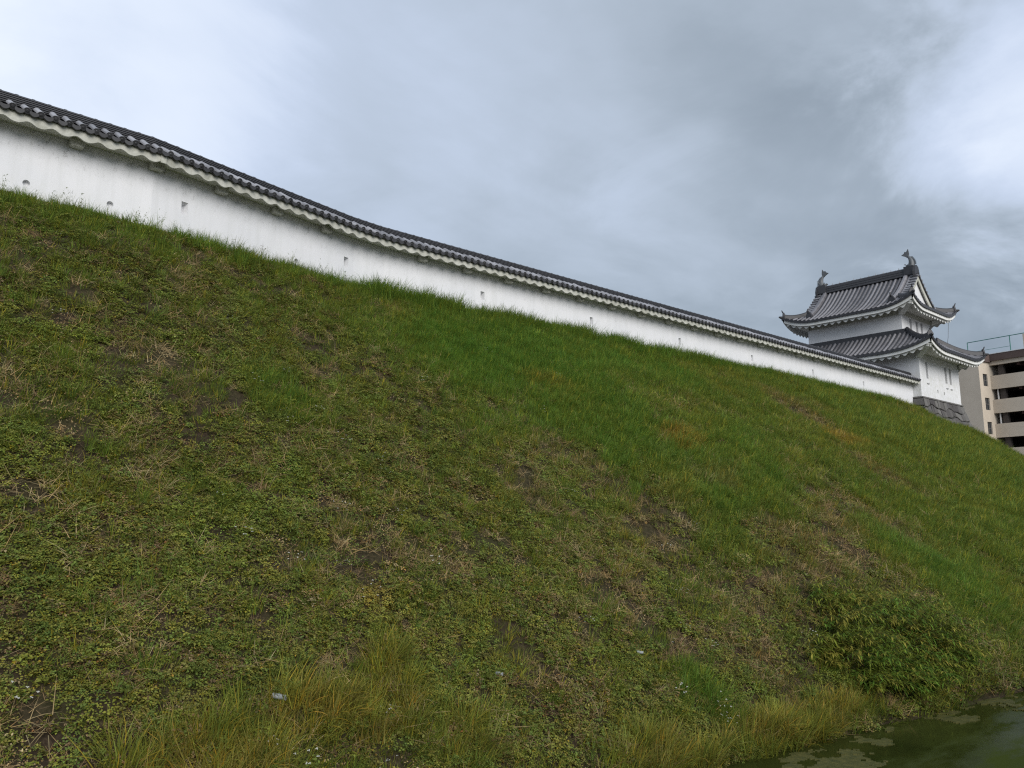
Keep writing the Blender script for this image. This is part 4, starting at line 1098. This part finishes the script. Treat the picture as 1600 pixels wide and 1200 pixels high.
# ------------------------------------------------------------------ small things on the bank and the water
def pipe(name, px_xy, az, ln, rad, lift, label):
    x, y = px_xy; z = float(ground_z(x, y)) + lift
    t = empty(name, (x, y, z)); tag(t, label, 'pipe', 'drain pipes in the bank')
    d = Vector((math.cos(R(az)), math.sin(R(az)), -.12)).normalized(); N = 18
    a = d.cross(Vector((0, 0, 1))).normalized(); b = a.cross(d)
    def ring(s, r): return [d * s + a * math.cos(2 * math.pi * k / N) * r + b * math.sin(2 * math.pi * k / N) * r for k in range(N)]
    mb = MB().loft([ring(-.10, rad), ring(ln, rad), ring(ln, rad * .83), ring(ln - .10, rad * .83)], caps=False); mb.build('pipe_shell', MAT['pvc'], t, True)
    mb = MB(); mb.add(ring(ln - .09, rad * .825), [tuple(range(N))]); mb.build('pipe_bore_shade', MAT['dark'], t)  # near-black disc inside the pipe paints the shade of its bore
pipe('drain_pipe', (4.0, 8.48), -52, .06, .030, .17, 'short grey plastic drain pipe sticking out of the yellow grass')
pipe('drain_pipe', (7.1, 8.30), -60, .0, .022, .13, 'pale drain pipe end half buried in weeds at lower centre')
pipe('drain_pipe', (9.95, 8.20), -50, .0, .022, .14, 'pale drain pipe end in weeds below the dry patch nearest the bush')
kx, ky = 1.02, 8.42
kb = MB(); zk = float(ground_z(kx, ky))
kb.loft([[(kx + x, ky + y, zk + z) for x, y in ((-.6, -.75), (.34, -.75), (.30, .12), (.24, .18), (-.6, .18))] for z in (-.6, .13, .16)])
tag(kb.build('concrete_drain_box', MAT['concrete']), 'corner of a grey concrete drain box in the weeds', 'drain')
def algaemat():
    t = NT('algae'); pos = geo_pos(t); n = t.noise(9, 6, .7, vec=pos)
    t.bump(t.noise(40, 4, .6, vec=pos), .5, .02)
    return t.fin(t.rmp(n, (.3, (.036, .044, .010)), (.55, (.080, .078, .018)), (.75, (.125, .108, .030))), .8, .25)
MAT['algae'] = algaemat()
ALG = [((1290, 1190), 70, 14, 'broad olive algae mat at the bottom edge of the water'), ((1350, 1158), 30, 5, 'thin algae streak just above the broad bottom mat'),
       ((1378, 1163), 16, 4, 'small algae scrap right of the thin streak'), ((1335, 1178), 26, 6, 'ragged algae patch touching the broad bottom mat'), ((1478, 1126), 38, 7, 'long algae mat below the bush tip'),
       ((1475, 1114), 20, 4, 'small algae mat tucked under the bush'), ((1555, 1098), 60, 8, 'largest pale algae mat beside the far shore at the right edge'), ((1580, 1110), 30, 4, 'narrow algae strip in front of the largest pale mat'), ((1390, 1142), 6, 3, 'tiny algae fleck alone in open water')]
ALG_I = 0
for (px, py), rw, rh, lab in ALG:
    ALG_I += 1; mb = MB(); zt_ = .004 + .0021 * ALG_I
    # ragged outline with holes: cells of a fine grid kept where a noisy falloff is high enough
    qs = [direction(px + rw * 1.5 * a, py + rh * 1.5 * b) for a, b in ((-1, -1), (1, -1), (1, 1), (-1, 1))]; qs = [(d.x * -EYE / d.z, d.y * -EYE / d.z) for d in qs]
    c0 = np.mean(qs, axis=0); ex = (np.array(qs[1]) + np.array(qs[2]) - np.array(qs[0]) - np.array(qs[3])) / 4; ey = (np.array(qs[2]) + np.array(qs[3]) - np.array(qs[0]) - np.array(qs[1])) / 4
    nx, ny_ = max(12, int(np.linalg.norm(ex) * 2 / .035)), max(10, int(np.linalg.norm(ey) * 2 / .035))
    gu, gv = np.meshgrid((np.arange(nx) + .5) / nx * 2 - 1, (np.arange(ny_) + .5) / ny_ * 2 - 1, indexing='ij')
    wx_ = c0[0] + gu * ex[0] + gv * ey[0]; wy_ = c0[1] + gu * ex[1] + gv * ey[1]
    keep = (1.02 - (gu ** 2 + gv ** 2) ** .5) + (vnoise(wx_ * 2.2, wy_ * 3.5, 200 + ALG_I, 4, .65) - .5) * 2.4 > .50
    P_ = lambda i, j: (c0[0] + (i / nx * 2 - 1) * ex[0] + (j / ny_ * 2 - 1) * ey[0], c0[1] + (i / nx * 2 - 1) * ex[1] + (j / ny_ * 2 - 1) * ey[1])
    vid = {}
    def vv(i, j):
        if (i, j) not in vid: vid[(i, j)] = len(mb.v); mb.v.append((*P_(i, j), zt_))
        return vid[(i, j)]
    for i in range(nx):
        for j in range(ny_):
            if keep[i, j]: mb.f.append((vv(i, j), vv(i + 1, j), vv(i + 1, j + 1), vv(i, j + 1)))
    # give the mat its thickness: skirt along the open edges
    cnt = {}
    for f in mb.f:
        for a, b in zip(f, f[1:] + f[:1]): cnt[(min(a, b), max(a, b))] = cnt.get((min(a, b), max(a, b)), 0) + 1
    for (a, b), n_ in list(cnt.items()):
        if n_ == 1: mb.quad(mb.v[a], mb.v[b], (mb.v[b][0], mb.v[b][1], -.02), (mb.v[a][0], mb.v[a][1], -.02))
    if not mb.f: continue
    tag(mb.build('algae_mat', MAT['algae']), lab, 'algae', 'algae mats floating on the moat')
SC.cycles.use_denoising = False; SC.cycles.filter_width = 1.2
SC.cycles.max_bounces = 5; SC.cycles.diffuse_bounces = 3; SC.cycles.glossy_bounces = 2; SC.cycles.transmission_bounces = 2
